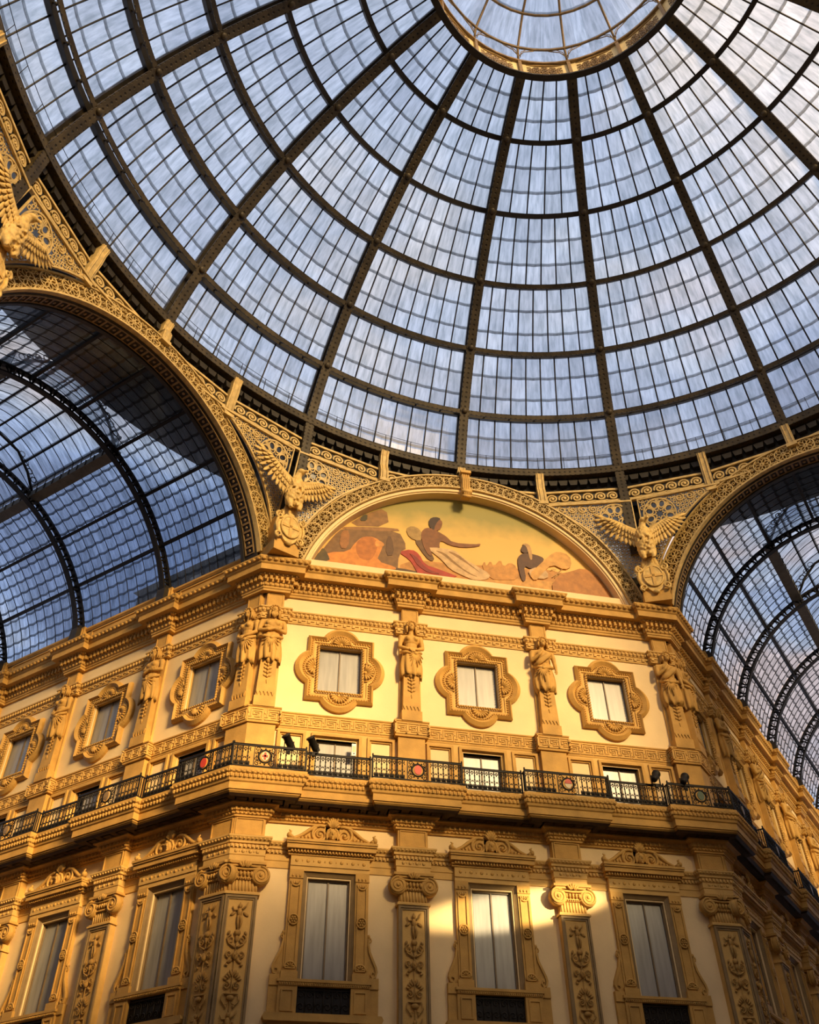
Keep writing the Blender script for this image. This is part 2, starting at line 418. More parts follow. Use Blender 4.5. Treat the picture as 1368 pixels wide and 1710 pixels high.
# walls with their window openings
def wall(name, wl, u0, u1):
    holes = []
    for u in BAYS[wl]:
        holes += [(u - .72, u + .72, 16.53, 18.27), (u - .60, u + .60, 7.95, 10.58), (u - .64, u + .64, 13.0, 14.86)]
    us = sorted({u0, u1} | {h[0] for h in holes} | {h[1] for h in holes}); zs = sorted({0, 22.0} | {h[2] for h in holes} | {h[3] for h in holes})
    mb = MB()
    for a, b in zip(us, us[1:]):
        zz = None
        for c, d in zip(zs, zs[1:]):
            inside = any(h[0] - 1e-6 <= a and b <= h[1] + 1e-6 and h[2] - 1e-6 <= c and d <= h[3] + 1e-6 for h in holes)
            if inside:
                if zz is not None: mb.box(a, b, 0, .5, zz, c); zz = None
            elif zz is None: zz = c
        if zz is not None: mb.box(a, b, 0, .5, zz, zs[-1])
    o = mb.obj(name, PLASTER, None, None, 'structure', wm(wl, 0))
    return o
tag(wall('wall_center', 'center', -CH, CH), 'cream plastered central facade with three window bays under the mosaic', 'wall')
tag(wall('wall_left', 'left', ENDS['left'], 0), 'cream plastered facade of the left arm receding to the left edge', 'wall')
tag(wall('wall_right', 'right', 0, ENDS['right']), 'cream plastered facade of the right arm receding steeply at right', 'wall')
# dark rooms behind the openings are closed by the glass of each window; lunette wall above the centre
# a floor and the plain far side of the octagon behind the camera, its unseen blocks raised to shade the lower storeys
fl = MB().box(-45, 45, -60, 30, -.3, 0).obj('floor', FLOORM, None, None, 'structure'); tag(fl, 'warm marble floor of the covered octagon, below the picture', 'floor')
def oct_wall(name, pts, z1, label):
    mb = MB()
    for (x0, y0), (x1, y1) in zip(pts, pts[1:]):
        d = Vector((x1 - x0, y1 - y0)).normalized(); n = Vector((d.y, -d.x)) * .6
        vs = [(x0, y0), (x1, y1), (x1 + n.x, y1 + n.y), (x0 + n.x, y0 + n.y)]
        mb.add([(x, y, 0) for x, y in vs] + [(x, y, z1) for x, y in vs], [(0, 1, 2, 3), (4, 7, 6, 5), (0, 4, 5, 1), (1, 5, 6, 2), (2, 6, 7, 3), (3, 7, 4, 0)])
    o = mb.obj(name, FARWALL, None, None, 'structure'); tag(o, label, 'wall'); return o
FY = 2 * DC      # far side
cr = (CH + 2 * HW * S2, -2 * HW * S2)
oct_wall('wall_right_far', [(cr[0] + 40 * S2, cr[1] + 40 * S2), cr, (cr[0], FY - cr[1])], 21.2, 'plain facade opposite, on the right behind the viewer')
oct_wall('wall_right_rear', [(cr[0], FY - cr[1]), (cr[0] + 46 * S2, FY - cr[1] - 46 * S2)], BACKZ + 8.5, 'unseen plain facade behind the viewer on the right, raised to shade the right arm')  # raised to keep the low sun off the near right wall
oct_wall('wall_left_far', [(-cr[0] - 40 * S2, FY - cr[1] - 40 * S2), (-cr[0], FY - cr[1]), (-cr[0], cr[1]), (-cr[0] - 40 * S2, cr[1] + 40 * S2)], 21.2, 'plain facade opposite, on the left behind the viewer')
oct_wall('wall_shade_block', [(CH + 16 * S2, FY - 16 * S2), (CH, FY)], BACKZ + 3, 'unseen block added along the arm behind the viewer, height set for shade')  # added sun block, height set to shade the lower storeys
oct_wall('wall_shade_tower', [(CH + 42 * S2, FY - 42 * S2), (CH + 16 * S2, FY - 16 * S2)], BACKZ + 11, 'unseen taller block added behind the viewer to shade the right bays')  # taller sun block added to dim the right bays
oct_wall('wall_rear', [(CH, FY), (-CH, FY), (-CH - 40 * S2, FY - 40 * S2)], BACKZ, 'unseen plain facade opposite, behind the viewer, height set to cut the low sun')

# ---- main cornice -----------------------------------------------------------
p_main = runpath(0.0, .40, .24)
prof = [(-.1, 20.13), (.07, 20.13), (.07, 20.21), (.10, 20.23), (.10, 20.30), (.14, 20.33), (.14, 20.43), (.18, 20.45), (.18, 20.63), (.26, 20.66), (.30, 20.72),
        (.50, 20.74), (.50, 20.97), (.53, 20.99), (.56, 21.02), (.56, 21.05), (.60, 21.09), (.66, 21.17), (.66, 21.22), (-.1, 21.30)]
c1 = MB().sweep(prof, p_main).obj('trim_1', STONE, None, None, 'structure')
tag(c1, 'deep ochre main cornice with dentils running above the herm figures', 'cornice')
row(p_main, .135, 20.38, .17, EGG, 'egg_moulding', c1, STONE)
row(p_main, .20, 20.55, .20, DENT, 'dentil_row', c1, STONE)
row(p_main, .30, 20.69, .16, BEAD, 'bead_row', c1, STONE)
row(p_main, .615, 21.12, .21, MB().ell((0, 0, 0), (.085, .06, .07), 8, 4), 'egg_and_leaf_roll', c1, STONE)

# ---- string course ----------------------------------------------------------
p_str = runpath(0.0, .46, .16)
prof = [(-.1, 19.06), (.04, 19.06), (.04, 19.10), (.05, 19.11), (.05, 19.28), (.08, 19.30), (.08, 19.33), (.10, 19.35), (.10, 19.43), (.15, 19.46), (.15, 19.51), (-.1, 19.55)]
c2 = MB().sweep(prof, p_str).obj('trim_2', STONE2, None, None, 'structure')
tag(c2, 'slim carved string course just below the main cornice', 'moulding')
row(p_str, .105, 19.385, .15, EGG, 'egg_moulding', c2, STONE2)
row(p_str, .055, 19.19, .30, MB().prism([(-.12, -.06), (-.02, -.06), (-.02, .0), (.12, 0), (.12, .06), (-.02, .06), (-.12, .06)], -.03, .03), 'tongue_row', c2, STONE2)

# ---- greek key band -----------------------------------------------------------
p_key = runpath(0.0, .48, .22)
prof = [(-.1, 15.10), (.06, 15.10), (.07, 15.14), (.07, 15.60), (.10, 15.62), (.10, 15.66), (-.1, 15.68)]
c3 = MB().sweep(prof, p_key).obj('trim_3', STONE, None, None, 'structure')
tag(c3, 'ochre band carved with a greek key pattern below the attic windows', 'frieze')
key = [(-.5, -.16), (.36, -.16), (.36, .08), (-.06, .08), (-.06, -.04), (.16, -.04)]
KEY0 = MB().ribbon([(x * .5, z) for x, z in [(-.5, -.17), (.34, -.17), (.34, .05), (.0, .05), (.0, -.06)]], .045, -.025, .02)
KEY = MB()
for pl in ([(-.22, -.18), (.20, -.18), (.20, .10), (-.08, .10), (-.08, -.02), (.06, -.02)], [(-.22, -.10), (-.14, -.10), (-.14, .18), (.22, .18)], [(-.02, -.10), (.12, -.10), (.12, .04), (-.01, .04)], [(-.22, .02), (-.22, .10)]):
    KEY.ribbon(pl, .034, -.028, .02)
row(p_key, .07, 15.37, .44, KEY, 'greek_key', c3, STONE2)

# ---- mezzanine base, entablature under the balcony ------------------------------
p_low = runpath(0.0, .47, .24)
prof = [(-.1, 12.08), (.06, 12.08), (.06, 12.13), (.10, 12.15), (.10, 12.21), (.16, 12.24), (.16, 12.33), (.24, 12.38), (.30, 12.40), (.30, 12.50), (-.1, 12.50)]
c4 = MB().sweep(prof, p_low).obj('trim_4', STONE, None, None, 'structure')
tag(c4, 'egg-and-dart cornice in the shade under the balcony', 'cornice')
row(p_low, .155, 12.285, .15, EGG, 'egg_moulding', c4, STONE)
row(p_low, .10, 12.18, .12, BEAD, 'bead_row', c4, STONE)
# entablature string at capital height
p_ent = runpath(0.0, .47, .26)
prof = [(-.1, 10.80), (.03, 10.80), (.03, 10.98), (.05, 11.0), (.05, 11.16), (.07, 11.17), (.07, 11.28), (.12, 11.30), (.12, 11.36), (.16, 11.40), (.20, 11.46), (.20, 11.50), (-.1, 11.54)]
c5 = MB().sweep(prof, p_ent).obj('trim_5', STONE2, None, None, 'structure')
tag(c5, 'thin moulded entablature passing behind the pediments of the lower windows', 'moulding')
row(p_ent, .085, 11.23, .11, MB().box(-.03, .03, -.03, .03, -.04, .04), 'dentil_row', c5, STONE2)
row(p_ent, .165, 11.42, .12, BEAD, 'bead_row', c5, STONE2)

# ---- balcony slab -----------------------------------------------------------
p_bal = runpath(0.0, .60, .22)
prof = [(-.1, 12.50), (.62, 12.50), (.70, 12.56), (.70, 12.60), (.74, 12.60), (.74, 12.80), (.78, 12.83), (.80, 12.90), (.83, 12.93), (.83, 13.02), (.88, 13.05), (.90, 13.13), (.86, 13.16), (.86, 13.22), (-.1, 13.24)]
c6 = MB().sweep(prof, p_bal).obj('balcony', STONE, None, None)
tag(c6, 'long ochre stone balcony ledge wrapping round all three facades', 'balcony')
row(p_bal, .825, 12.975, .13, EGG, 'egg_moulding', c6, STONE)
row(p_bal, .885, 13.09, .15, MB().ell((0, 0, 0), (.055, .03, .045), 6, 3), 'leaf_moulding', c6, STONE)
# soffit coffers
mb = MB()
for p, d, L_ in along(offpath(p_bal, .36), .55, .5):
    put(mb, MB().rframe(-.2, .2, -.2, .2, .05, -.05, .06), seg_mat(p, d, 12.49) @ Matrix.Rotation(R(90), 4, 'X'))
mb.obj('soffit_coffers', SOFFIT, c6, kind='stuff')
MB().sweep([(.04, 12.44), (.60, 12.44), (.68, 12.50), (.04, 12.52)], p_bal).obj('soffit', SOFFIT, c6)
for sx, nm in ((-1, 'trim_9'), (1, 'trim_10')):
    a_ = math.atan2(DC, -sx * CH); cx_, cy_ = sx * CH - .45 * math.cos(a_), -.45 * math.sin(a_)
    o = MB().box(-.75, .75, -.3, .3, 21.2, 27.3).obj(nm, IRON_D, None, None, 'structure', Matrix.Translation((cx_, cy_, 0)) @ Matrix.Rotation(a_ + math.pi / 2, 4, 'Z')); tag(o, 'dark iron corner pier behind the %s eagle' % ('left' if sx < 0 else 'right'), 'pier')

# ---- attic parapet under the vault glass on both arms ---------------------------
def parapet(name, wl, u0, u1, label):
    a, b = wpt(wl, u0), wpt(wl, u1)
    pr = [(-.3, 21.26), (.42, 21.26), (.42, 21.36), (.36, 21.40), (.36, 21.78), (.40, 21.82), (.46, 21.88), (.46, 21.96), (-.3, 21.98)]
    o = MB().sweep(pr, [a, b]).obj(name, STONE, None, None, 'structure'); tag(o, label, 'parapet')
    us = [u for u in PILS[wl][1:]]
    for u in us:
        mb = MB(); mb.box(-.34, .34, -.52, -.3, 21.26, 22.02); mb.rframe(-.26, .26, 21.42, 21.9, .05, -.56, -.5)
        put(MB(), mb, Matrix.Identity(4)); q = mb.obj('pedestal', STONE, o); q.matrix_world = wm(wl, u)
    for u in BAYS[wl]:
        q = MB().rframe(-1.7, 1.7, 21.44, 21.76, .06, -.40, -.34).obj('panel', STONE, o); q.matrix_world = wm(wl, u)
    return o
parapet('trim_6', 'left', ENDS['left'], -.6, 'panelled parapet carrying the left vault glass')
parapet('trim_7', 'right', .6, ENDS['right'], 'panelled parapet carrying the right vault glass')

# ================================================================== FACADE THINGS
ORD = ['first', 'second', 'third', 'fourth', 'fifth', 'sixth', 'seventh', 'eighth', 'ninth', 'tenth', 'eleventh', 'twelfth', 'thirteenth', 'fourteenth', 'fifteenth', 'sixteenth', 'seventeenth']
def where(wl, i, what='bay'):
    if wl == 'center': return ('left', 'middle', 'right')[i] + ' bay of central facade'
    return ORD[i] + ' bay along the ' + wl + ' facade'
def pwhere(wl, i):
    if wl == 'center': return ('left corner of central facade', 'left of the middle bay, central facade', 'right of the middle bay, central facade', 'right corner of central facade')[i]
    return ('corner end of the ' + wl + ' facade') if i == 0 else ORD[i - 1] + ' after the corner, ' + wl + ' facade'
def spread(proto_fn, centers, whr, lab, n_limit=99):
    first = None
    for wl in ('center', 'left', 'right'):
        for i, u in enumerate(centers[wl][:n_limit]):
            l = lab + ', ' + whr(wl, i)
            if first is None:
                first = proto_fn(l, wm(wl, u)); rel = wm(wl, u).inverted() @ first.matrix_world
            else: copy_tree(first, wm(wl, u) @ rel, l)

# ---- square attic window in a lobed frame -----------------------------------------
def quatre(h, v, r, k):
    """outline of a rectangle (half h x v) with a round lobe of radius r on every side, lobe centre k beyond the side"""
    pts = []
    def lobe(cx, cz, a0, a1): pts.extend(arc(cx, cz, r, a0, a1, 14))
    dx = math.degrees(math.asin(min(1, k / r)))
    pts.append((h, -v)); lobe(h + k, 0, -90 - dx + (0), 90 + dx) if k > 0 else lobe(h + k, 0, -90 - dx, 90 + dx)
    pts.append((h, v)); lobe(0, v + k, -dx, 180 + dx)
    pts.append((-h, v)); lobe(-h - k, 0, 90 - dx, 270 + dx)
    pts.append((-h, -v)); lobe(0, -v - k, 180 - dx, 360 + dx)
    return pts
def attic_window(label, mw):
    t = thing('attic_window', label, 'window', mw @ Matrix.Translation((0, 0, 17.40)), 'attic windows')
    o1 = quatre(1.13, 1.22, .68, -.30); o2 = quatre(1.06, 1.15, .62, -.30); o3 = quatre(.98, 1.07, .55, -.30); o4 = quatre(.90, .98, .50, -.30); o5 = quatre(.82, .91, .42, -.30)
    MB().frame(o1, o2, -.10, .02, -.19).frame(o2, o3, -.19, .0, -.06).obj('outer_moulding', STONE, t)
    mb = MB().frame(o3, o4, -.06, .0, -.09); n = len(o4)
    inner = []
    for x, z in o4:
        inner.append((max(-.80, min(.80, x)), max(-.93, min(.93, z))))
    mb.frame(o4, inner, -.05, .0, -.04); mb.obj('field', STONE2, t)
    # bead course following the lobes
    mb = MB()
    per = o3 + o3[:1]
    for a, b in zip(per, per[1:]):
        l = math.hypot(b[0] - a[0], b[1] - a[1]); k = max(1, int(l / .085))
        for i in range(k):
            f = (i + .5) / k; mb.ell((a[0] + (b[0] - a[0]) * f, -.09, a[1] + (b[1] - a[1]) * f), (.032, .035, .032), 5, 3)
    mb.obj('bead_course', STONE, t, kind='stuff')
    # rope moulding round the glass
    mb = MB()
    for x0, z0, x1, z1 in ((-.76, -.90, .76, -.90), (.76, -.90, .76, .90), (.76, .90, -.76, .90), (-.76, .90, -.76, -.90)):
        n = 18
        for i in range(n):
            f = (i + .5) / n; hz = abs(x1 - x0) > abs(z1 - z0)
            mb.ell((x0 + (x1 - x0) * f, -.10, z0 + (z1 - z0) * f), (.065, .05, .036) if hz else (.036, .05, .065), 6, 4, (0, R(35), 0))
    mb.obj('rope_moulding', STONE, t, kind='stuff')
    MB().rframe(-.80, .80, -.94, .94, .09, -.06, .30, .06).obj('reveal', STONE2, t)
    # shells in the four lobes
    for a, cx, cz in ((0, 0, .97), (180, 0, -.97), (-90, .84, 0), (90, -.84, 0)):
        mb = MB()
        for i in range(9):
            th = R(10 + 20 * i); mb.tube([(.06 * math.cos(th), -.07, .06 * math.sin(th)), (.24 * math.cos(th), -.13, .24 * math.sin(th)), (.30 * math.cos(th), -.09, .30 * math.sin(th))], [.016, .042, .03], 5)
        mb.ell((0, -.08, .02), (.06, .04, .05), 8, 5); mb.tube(xz(arc(0, 0, .345, 0, 180, 14), -.08), .03, 5)
        s = mb.obj('shell', STONE, t); s.matrix_local = Matrix.Translation((cx, 0, cz)) @ Matrix.Rotation(R(-a if a in (0, 180) else a), 4, 'Y') if a in (0, 180) else Matrix.Translation((cx, 0, cz)) @ Matrix.Rotation(R(90 if a == -90 else -90), 4, 'Y')
    MB().rframe(-.74, .74, -.88, .88, .05, .12, .22).obj('sash', WOODF, t)
    for sx in (-1, 1): MB().box(min(sx * .015, sx * .70), max(sx * .015, sx * .70), .16, .18, -.84, .84).obj('pane', WGLASS, t)
    MB().box(-.022, .022, .12, .17, -.84, .84).obj('mullion', WOODF, t)
    return t
spread(attic_window, BAYS, where, 'square window in a four-lobed carved frame')

# ---- mezzanine window with side panels ---------------------------------------------
def mezz(label, mw):
    t = thing('mezzanine_window', label, 'window', mw, 'mezzanine windows')
    MB().rframe(-.80, .80, 12.9, 15.02, .09, -.12, .02).rframe(-.71, .71, 12.95, 14.94, .08, -.06, .3, .02).obj('window_frame', STONE, t)
    for sx in (-1, 1):
        x0, x1 = sorted((sx * .98, sx * 1.86))
        mb = MB().rframe(x0, x1, 12.9, 15.02, .08, -.11, .02).rframe(x0 + .08, x1 - .08, 12.95, 14.94, .05, -.05, .02)
        mb.obj('side_panel', STONE, t)
        MB().box(*sorted((sx * .80, sx * .98)), -.06, .02, 13.0, 15.06).obj('jamb', STONE2, t)
        MB().box(*sorted((sx * .015, sx * .60)), .18, .20, 13.0, 14.84).obj('pane', WGLASS, t)
    MB().box(-.022, .022, .15, .19, 13.0, 14.84).obj('mullion', WOODF, t)
    MB().rframe(-.63, .63, 12.98, 14.87, .04, .14, .22).obj('sash', WOODF, t)
    MB().box(-1.92, 1.92, -.05, .02, 15.02, 15.12).obj('lintel', STONE2, t)
    return t
spread(mezz, BAYS, where, 'low mezzanine window behind the balcony')

# ---- lower tall window with carved pediment --------------------------------------------
def tall_window(label, mw):
    t = thing('tall_window', label, 'window', mw, 'tall lower windows')
    # glazing
    MB().rframe(-.60, .60, 7.98, 10.58, .045, .10, .22).obj('sash', WOODF, t)
    for sx in (-1, 1): MB().box(*sorted((sx * .015, sx * .57)), .15, .17, 8.0, 10.54).obj('pane', WGLASS, t)
    MB().box(-.022, .022, .11, .16, 8.0, 10.54).obj('mullion', WOODF, t)
    # grey stepped architrave
    def arch3(h, z1, tt, y0, y1, yi):
        return MB().frame([(-h, 7.9), (h, 7.9), (h, z1), (-h, z1)], [(-h + tt, 7.9), (h - tt, 7.9), (h - tt, z1 - tt), (-h + tt, z1 - tt)], y0, y1, yi)
    mb = arch3(.74, 10.73, .06, -.10, .02, -.05); put(mb, arch3(.68, 10.67, .05, -.05, .1, -.02), Matrix.Identity(4)); put(mb, arch3(.63, 10.62, .05, -.02, .2, .1), Matrix.Identity(4))
    mb.obj('architrave', GREYTRIM, t)
    for sx in (-1, 1):
        x0, x1 = sorted((sx * .745, sx * 1.12)); xc = (x0 + x1) / 2
        st = MB().box(x0, x1, -.12, .02, 8.12, 10.76).obj('jamb_pilaster', STONE, t)
        MB().rframe(x0 + .05, x1 - .05, 8.2, 10.4, .03, -.155, -.11).obj('panel_moulding', STONE, st)
        mb = MB(); mb.lathe([(.15, 0), (.15, .05), (.12, .06), (.12, .02)], 14, (xc, -.12, 9.42), 'y')
        for k in range(6): mb.ell((xc + .065 * math.cos(R(60 * k)), -.16, 9.42 + .065 * math.sin(R(60 * k))), (.034, .03, .034), 6, 4)
        mb.ell((xc, -.17, 9.42), (.03, .03, .03), 6, 4); mb.obj('rosette', STONE, st)
        mb = MB().tube(xz(arc(xc, 8.22, .15, 0, 180, 10), -.14), .028, 5)
        for k in range(5): mb.ell((xc + .08 * math.cos(R(18 + 36 * k)), -.14, 8.23 + .08 * math.sin(R(18 + 36 * k))), (.025, .03, .05), 5, 4, (0, R(90 - 18 - 36 * k), 0))
        mb.obj('palmette', STONE, st)
        mb = MB().box(x0 - .01, x1 + .01, -.15, .02, 10.52, 10.76)
        for k in range(3): mb.ell((xc + (k - 1) * .1, -.16, 10.58), (.03, .03, .04), 6, 4)
        mb.tube(xz(arc(xc, 10.44, .13, 180, 360, 10), -.14), .03, 5)
        for k in range(3): mb.ell((xc + (k - 1) * .07, -.15, 10.40), (.025, .03, .05), 5, 4)
        mb.obj('capital', STONE, st)
        # side console with scrolls
        mb = MB(); o = sx
        pth = [(1.16 * o, 9.05), (1.15 * o, 8.9), (1.19 * o, 8.7), (1.28 * o, 8.5), (1.36 * o, 8.33), (1.385 * o, 8.22), (1.35 * o, 8.1), (1.27 * o, 8.08), (1.23 * o, 8.15), (1.26 * o, 8.22), (1.31 * o, 8.2)]
        mb.ribbon(pth, [.035, .05, .06, .06, .06, .06, .05, .045, .04, .035, .03], -.13, .02)
        mb.prism([(1.12 * o, 8.05), (1.36 * o, 8.05), (1.37 * o, 8.3), (1.27 * o, 8.5), (1.19 * o, 8.7), (1.12 * o, 8.9)], -.08, .02)
        mb.ell((1.16 * o, -.07, 9.10), (.045, .06, .06), 6, 5); mb.tube(xz(spiral(1.17 * o, 9.0, .07, .02, 90, -1.2 * o, 10), -.09), .02, 5)
        mb.obj('console', STONE, t)
        # pedestal
        x0, x1 = sorted((sx * .70, sx * 1.20)); pd = MB().box(x0, x1, -.16, .02, 7.14, 7.80).obj('pedestal', STONE, t)
        MB().rframe(x0 + .08, x1 - .08, 7.2, 7.72, .04, -.19, -.15).obj('panel_moulding', STONE, pd)
        x0, x1 = sorted((sx * 1.20, sx * 1.44)); MB().box(x0, x1, -.10, .02, 7.14, 7.8).obj('side_pedestal', STONE, t)
        MB().box(*sorted((sx * 1.10, sx * 1.44)), -.14, .02, 7.8, 8.06).box(*sorted((sx * .72, sx * 1.16)), -.18, .02, 7.94, 8.14).obj('plinth_block', STONE, t)
    MB().box(-1.24, 1.24, -.22, .1, 7.88, 7.95).box(-1.2, 1.2, -.19, .1, 7.80, 7.88).obj('sill', STONE, t)
    mb = MB()
    for i in range(40): mb.ell((-1.17 + i * .06, -.205, 7.84), (.02, .025, .03), 5, 3)
    mb.obj('sill_beads', STONE, t, kind='stuff')
    # iron balustrade panel under the sill
    ir = MB().box(-.70, .70, -.04, .0, 7.14, 7.80).obj('iron_backing', IRON, t)
    mb = MB()
    for i in range(6):
        x = -.58 + i * .232
        mb.tube(xz(spiral(x, 7.62, .09, .02, 0, 1.2, 10), -.055), .014, 4); mb.tube(xz(spiral(x, 7.34, .10, .02, 180, -1.2, 10), -.055), .014, 4)
        mb.tube([(x - .116, -.055, 7.14), (x - .116, -.055, 7.8)], .014, 4)
    mb.box(-.70, .70, -.07, -.03, 7.72, 7.76).obj('balustrade_grille', IRON_D, t)
    MB().prism([(-1.5, 7.14), (-1.55, 7.05), (-1.5, 6.96), (1.5, 6.96), (1.55, 7.05), (1.5, 7.14)], -.32, .02).obj('base_ledge', STONE, t)
    MB().box(-1.4, 1.4, -.12, .02, 6.2, 6.96).obj('apron', STONE2, t)
    # frieze and cornice of the pediment
    MB().box(-1.13, 1.13, -.14, .02, 10.73, 10.86).box(-1.13, 1.13, -.17, .02, 10.86, 11.14).obj('frieze', STONE2, t)
    mb = MB()
    for i in range(7):
        x = -.96 + i * .32
        mb.ell((x, -.175, 11.0), (.05, .025, .05), 8, 4)
        if i < 6: mb.ell((x + .16, -.172, 11.0), (.02, .02, .035), 5, 3)
    mb.obj('frieze_rosettes', STONE, t)
    prof = [(.0, 11.14), (.20, 11.14), (.20, 11.19), (.24, 11.21), (.24, 11.27), (.36, 11.29), (.36, 11.40), (.40, 11.43), (.42, 11.48), (.42, 11.52), (0, 11.54)]
    mb = MB().sweep(prof, [(-1.14, 0), (-1.14, -.0001), (1.14, -.0001), (1.14, 0)]) if False else MB()
    for w0, z0, z1 in ((.20, 11.14, 11.20), (.25, 11.20, 11.28), (.36, 11.28, 11.41), (.40, 11.41, 11.46), (.43, 11.46, 11.53)):
        mb.box(-1.12 - w0 * .45, 1.12 + w0 * .45, -w0, .02, z0, z1)
    cn = mb.obj('pediment_cornice', STONE, t)
    mb = MB()
    for i in range(26): mb.box(-1.15 + i * .09, -1.10 + i * .09, -.30, -.2, 11.205, 11.275)
    mb.obj('dentil_row', STONE, cn, kind='stuff')
    # scrolled pediment
    for o in (-1, 1):
        mb = MB()
        out = [(.22, 12.0), (.36, 12.02), (.52, 11.97), (.70, 11.84), (.88, 11.70), (1.05, 11.62), (1.22, 11.58)]
        mb.prism([(x * o, z) for x, z in [(.10, 11.53), (1.24, 11.53)] + out[::-1] + [(.10, 11.98)]], -.20, .02)
        mb.tube([(x * o, -.22, z) for x, z in out], [.045, .05, .055, .055, .055, .05, .045], 6)
        mb.tube(xz([(x * o, z) for x, z in spiral(.36, 11.75, .24, .04, 60, -1.6, 22)], -.22), [.05 - .0012 * i for i in range(23)], 6)
        mb.ell((.36 * o, -.23, 11.75), (.06, .06, .06), 8, 5)
        for k in range(5): mb.ell(((.66 + k * .1) * o, -.21, 11.66 - k * .012), (.05, .04, .07 - k * .008), 6, 4, (0, R(30 * o), 0))
        mb.obj('pediment_scroll', STONE, t)
        mb = MB(); mb.ell((1.24 * o, -.30, 11.64), (.08, .10, .09), 8, 5); mb.ell((1.17 * o, -.30, 11.60), (.07, .08, .06), 8, 5); mb.tube([(1.24 * o, -.3, 11.68), (1.20 * o, -.3, 11.76), (1.26 * o, -.3, 11.80)], [.04, .035, .015], 5)
        mb.obj('acroterion', STONE, t)
    mb = MB(); mb.ell((0, -.24, 11.76), (.135, .13, .18), 12, 8); mb.ell((0, -.38, 11.75), (.025, .035, .05), 6, 4); mb.ell((0, -.36, 11.81), (.09, .025, .025), 8, 4)
    mb.ell((0, -.36, 11.67), (.045, .02, .014), 6, 4); mb.ell((0, -.35, 11.61), (.05, .03, .035), 6, 4)
    for o in (-1, 1):
        mb.tube([(.05 * o, -.34, 11.90), (.13 * o, -.30, 11.86), (.17 * o, -.27, 11.74), (.15 * o, -.27, 11.60)], [.035, .045, .045, .02], 6)
        mb.ell((.05 * o, -.365, 11.785), (.024, .014, .012), 6, 3)
    fobj('mask', mb, .016, STONE, t, 1)
    mb = MB().box(-.2, .2, -.2, .02, 11.53, 12.0)
    for k in range(7):
        a = R(30 + 20 * k); mb.tube([(.05 * math.cos(a), -.26, 11.95), (.14 * math.cos(a), -.30, 11.95 + .17 * math.sin(a)), (.19 * math.cos(a), -.27, 11.95 + .27 * math.sin(a)), (.15 * math.cos(a), -.24, 11.95 + .26 * math.sin(a))], [.03, .04, .04, .015], 5)
    mb.obj('leaf_crown', STONE, t)
    return t
spread(tall_window, BAYS, where, 'tall window under a scrolled mask pediment')

# ---- lower pilasters with relief panel and ionic capital --------------------------------
def relief(mb, z0, z1, hw, seed):
    r = random.Random(seed); z = z1
    def both(f):
        for o in (-1, 1): f(o)
    mb.tube([(0, -.26, z0), (0, -.26, z1)], .014, 5)
    k = 0
    while z > z0 + .3:
        kind = k % 5; k += 1
        if kind == 0:      # winged child / figure
            mb.ell((0, -.27, z - .10), (.055, .05, .065), 8, 5); mb.ell((0, -.26, z - .26), (.07, .05, .12), 8, 5)
            both(lambda o: (mb.tube([(.03 * o, -.27, z - .35), (.05 * o + .02, -.27, z - .5), (.03 * o + .01, -.27, z - .66)], [.04, .035, .02], 6),
                            mb.tube([(.06 * o, -.27, z - .19), (.15 * o, -.27, z - .16 + .05 * o), (.2 * o, -.27, z - .06 + .06 * o)], [.028, .022, .018], 5),
                            mb.ell((.17 * o, -.25, z - .30), (.09, .025, .04), 6, 4, (0, R(35 * o), 0))))
            z -= .72
        elif kind == 1:    # urn with scrolls
            mb.ell((0, -.27, z - .06), (.09, .07, .08), 8, 5); mb.ell((0, -.26, z - .2), (.05, .05, .1), 8, 5)
            both(lambda o: (mb.tube(xz(spiral(.15 * o, z - .22, .11, .02, 90, -1.4 * o, 14), -.265), [.024 - .0008 * i for i in range(15)], 5),
                            mb.tube([(.02 * o, -.26, z - .42), (.1 * o, -.27, z - .38), (.2 * o, -.27, z - .32), (.22 * o, -.26, z - .2)], [.03, .028, .022, .012], 5),
                            mb.ell((.22 * o, -.26, z - .06), (.035, .03, .06), 6, 4, (0, R(-25 * o), 0))))
            z -= .48
        elif kind == 2:    # mask with leaves
            mb.ell((0, -.28, z - .14), (.08, .07, .11), 8, 6); mb.ell((0, -.35, z - .14), (.016, .02, .035), 5, 4)
            both(lambda o: (mb.tube(xz(spiral(.16 * o, z - .10, .09, .02, -90, 1.3 * o, 12), -.265), [.024 - .001 * i for i in range(13)], 5),
                            mb.ell((.12 * o, -.26, z - .27), (.09, .03, .035), 6, 4, (0, R(30 * o), 0)), mb.ell((.19 * o, -.26, z - .36), (.05, .03, .03), 6, 4, (0, R(-20 * o), 0)),
                            mb.ell((.03 * o, -.345, z - .115), (.018, .012, .01), 5, 3)))
            z -= .46
        elif kind == 3:    # acanthus spray
            both(lambda o: [mb.ell(((.05 + .045 * i) * o, -.26, z - .08 - .05 * i), (.035, .03, .085 - .008 * i), 6, 4, (0, R((25 + 14 * i) * o), 0)) for i in range(4)])
            both(lambda o: mb.tube(xz(spiral(.13 * o, z - .38, .10, .015, 100, 1.5 * o, 14), -.265), [.026 - .001 * i for i in range(15)], 5))
            z -= .52
        else:              # dish and bell flowers
            mb.ell((0, -.26, z - .05), (.2, .05, .03), 10, 4); mb.ell((0, -.27, z - .14), (.11, .06, .07), 8, 5)
            both(lambda o: (mb.tube([(.2 * o, -.26, z - .06), (.22 * o, -.26, z - .2), (.14 * o, -.26, z - .3), (.04 * o, -.26, z - .26)], [.016, .022, .02, .012], 5),
                            mb.ell((.1 * o, -.26, z - .34), (.03, .03, .05), 6, 4, (0, R(20 * o), 0))))
            z -= .42
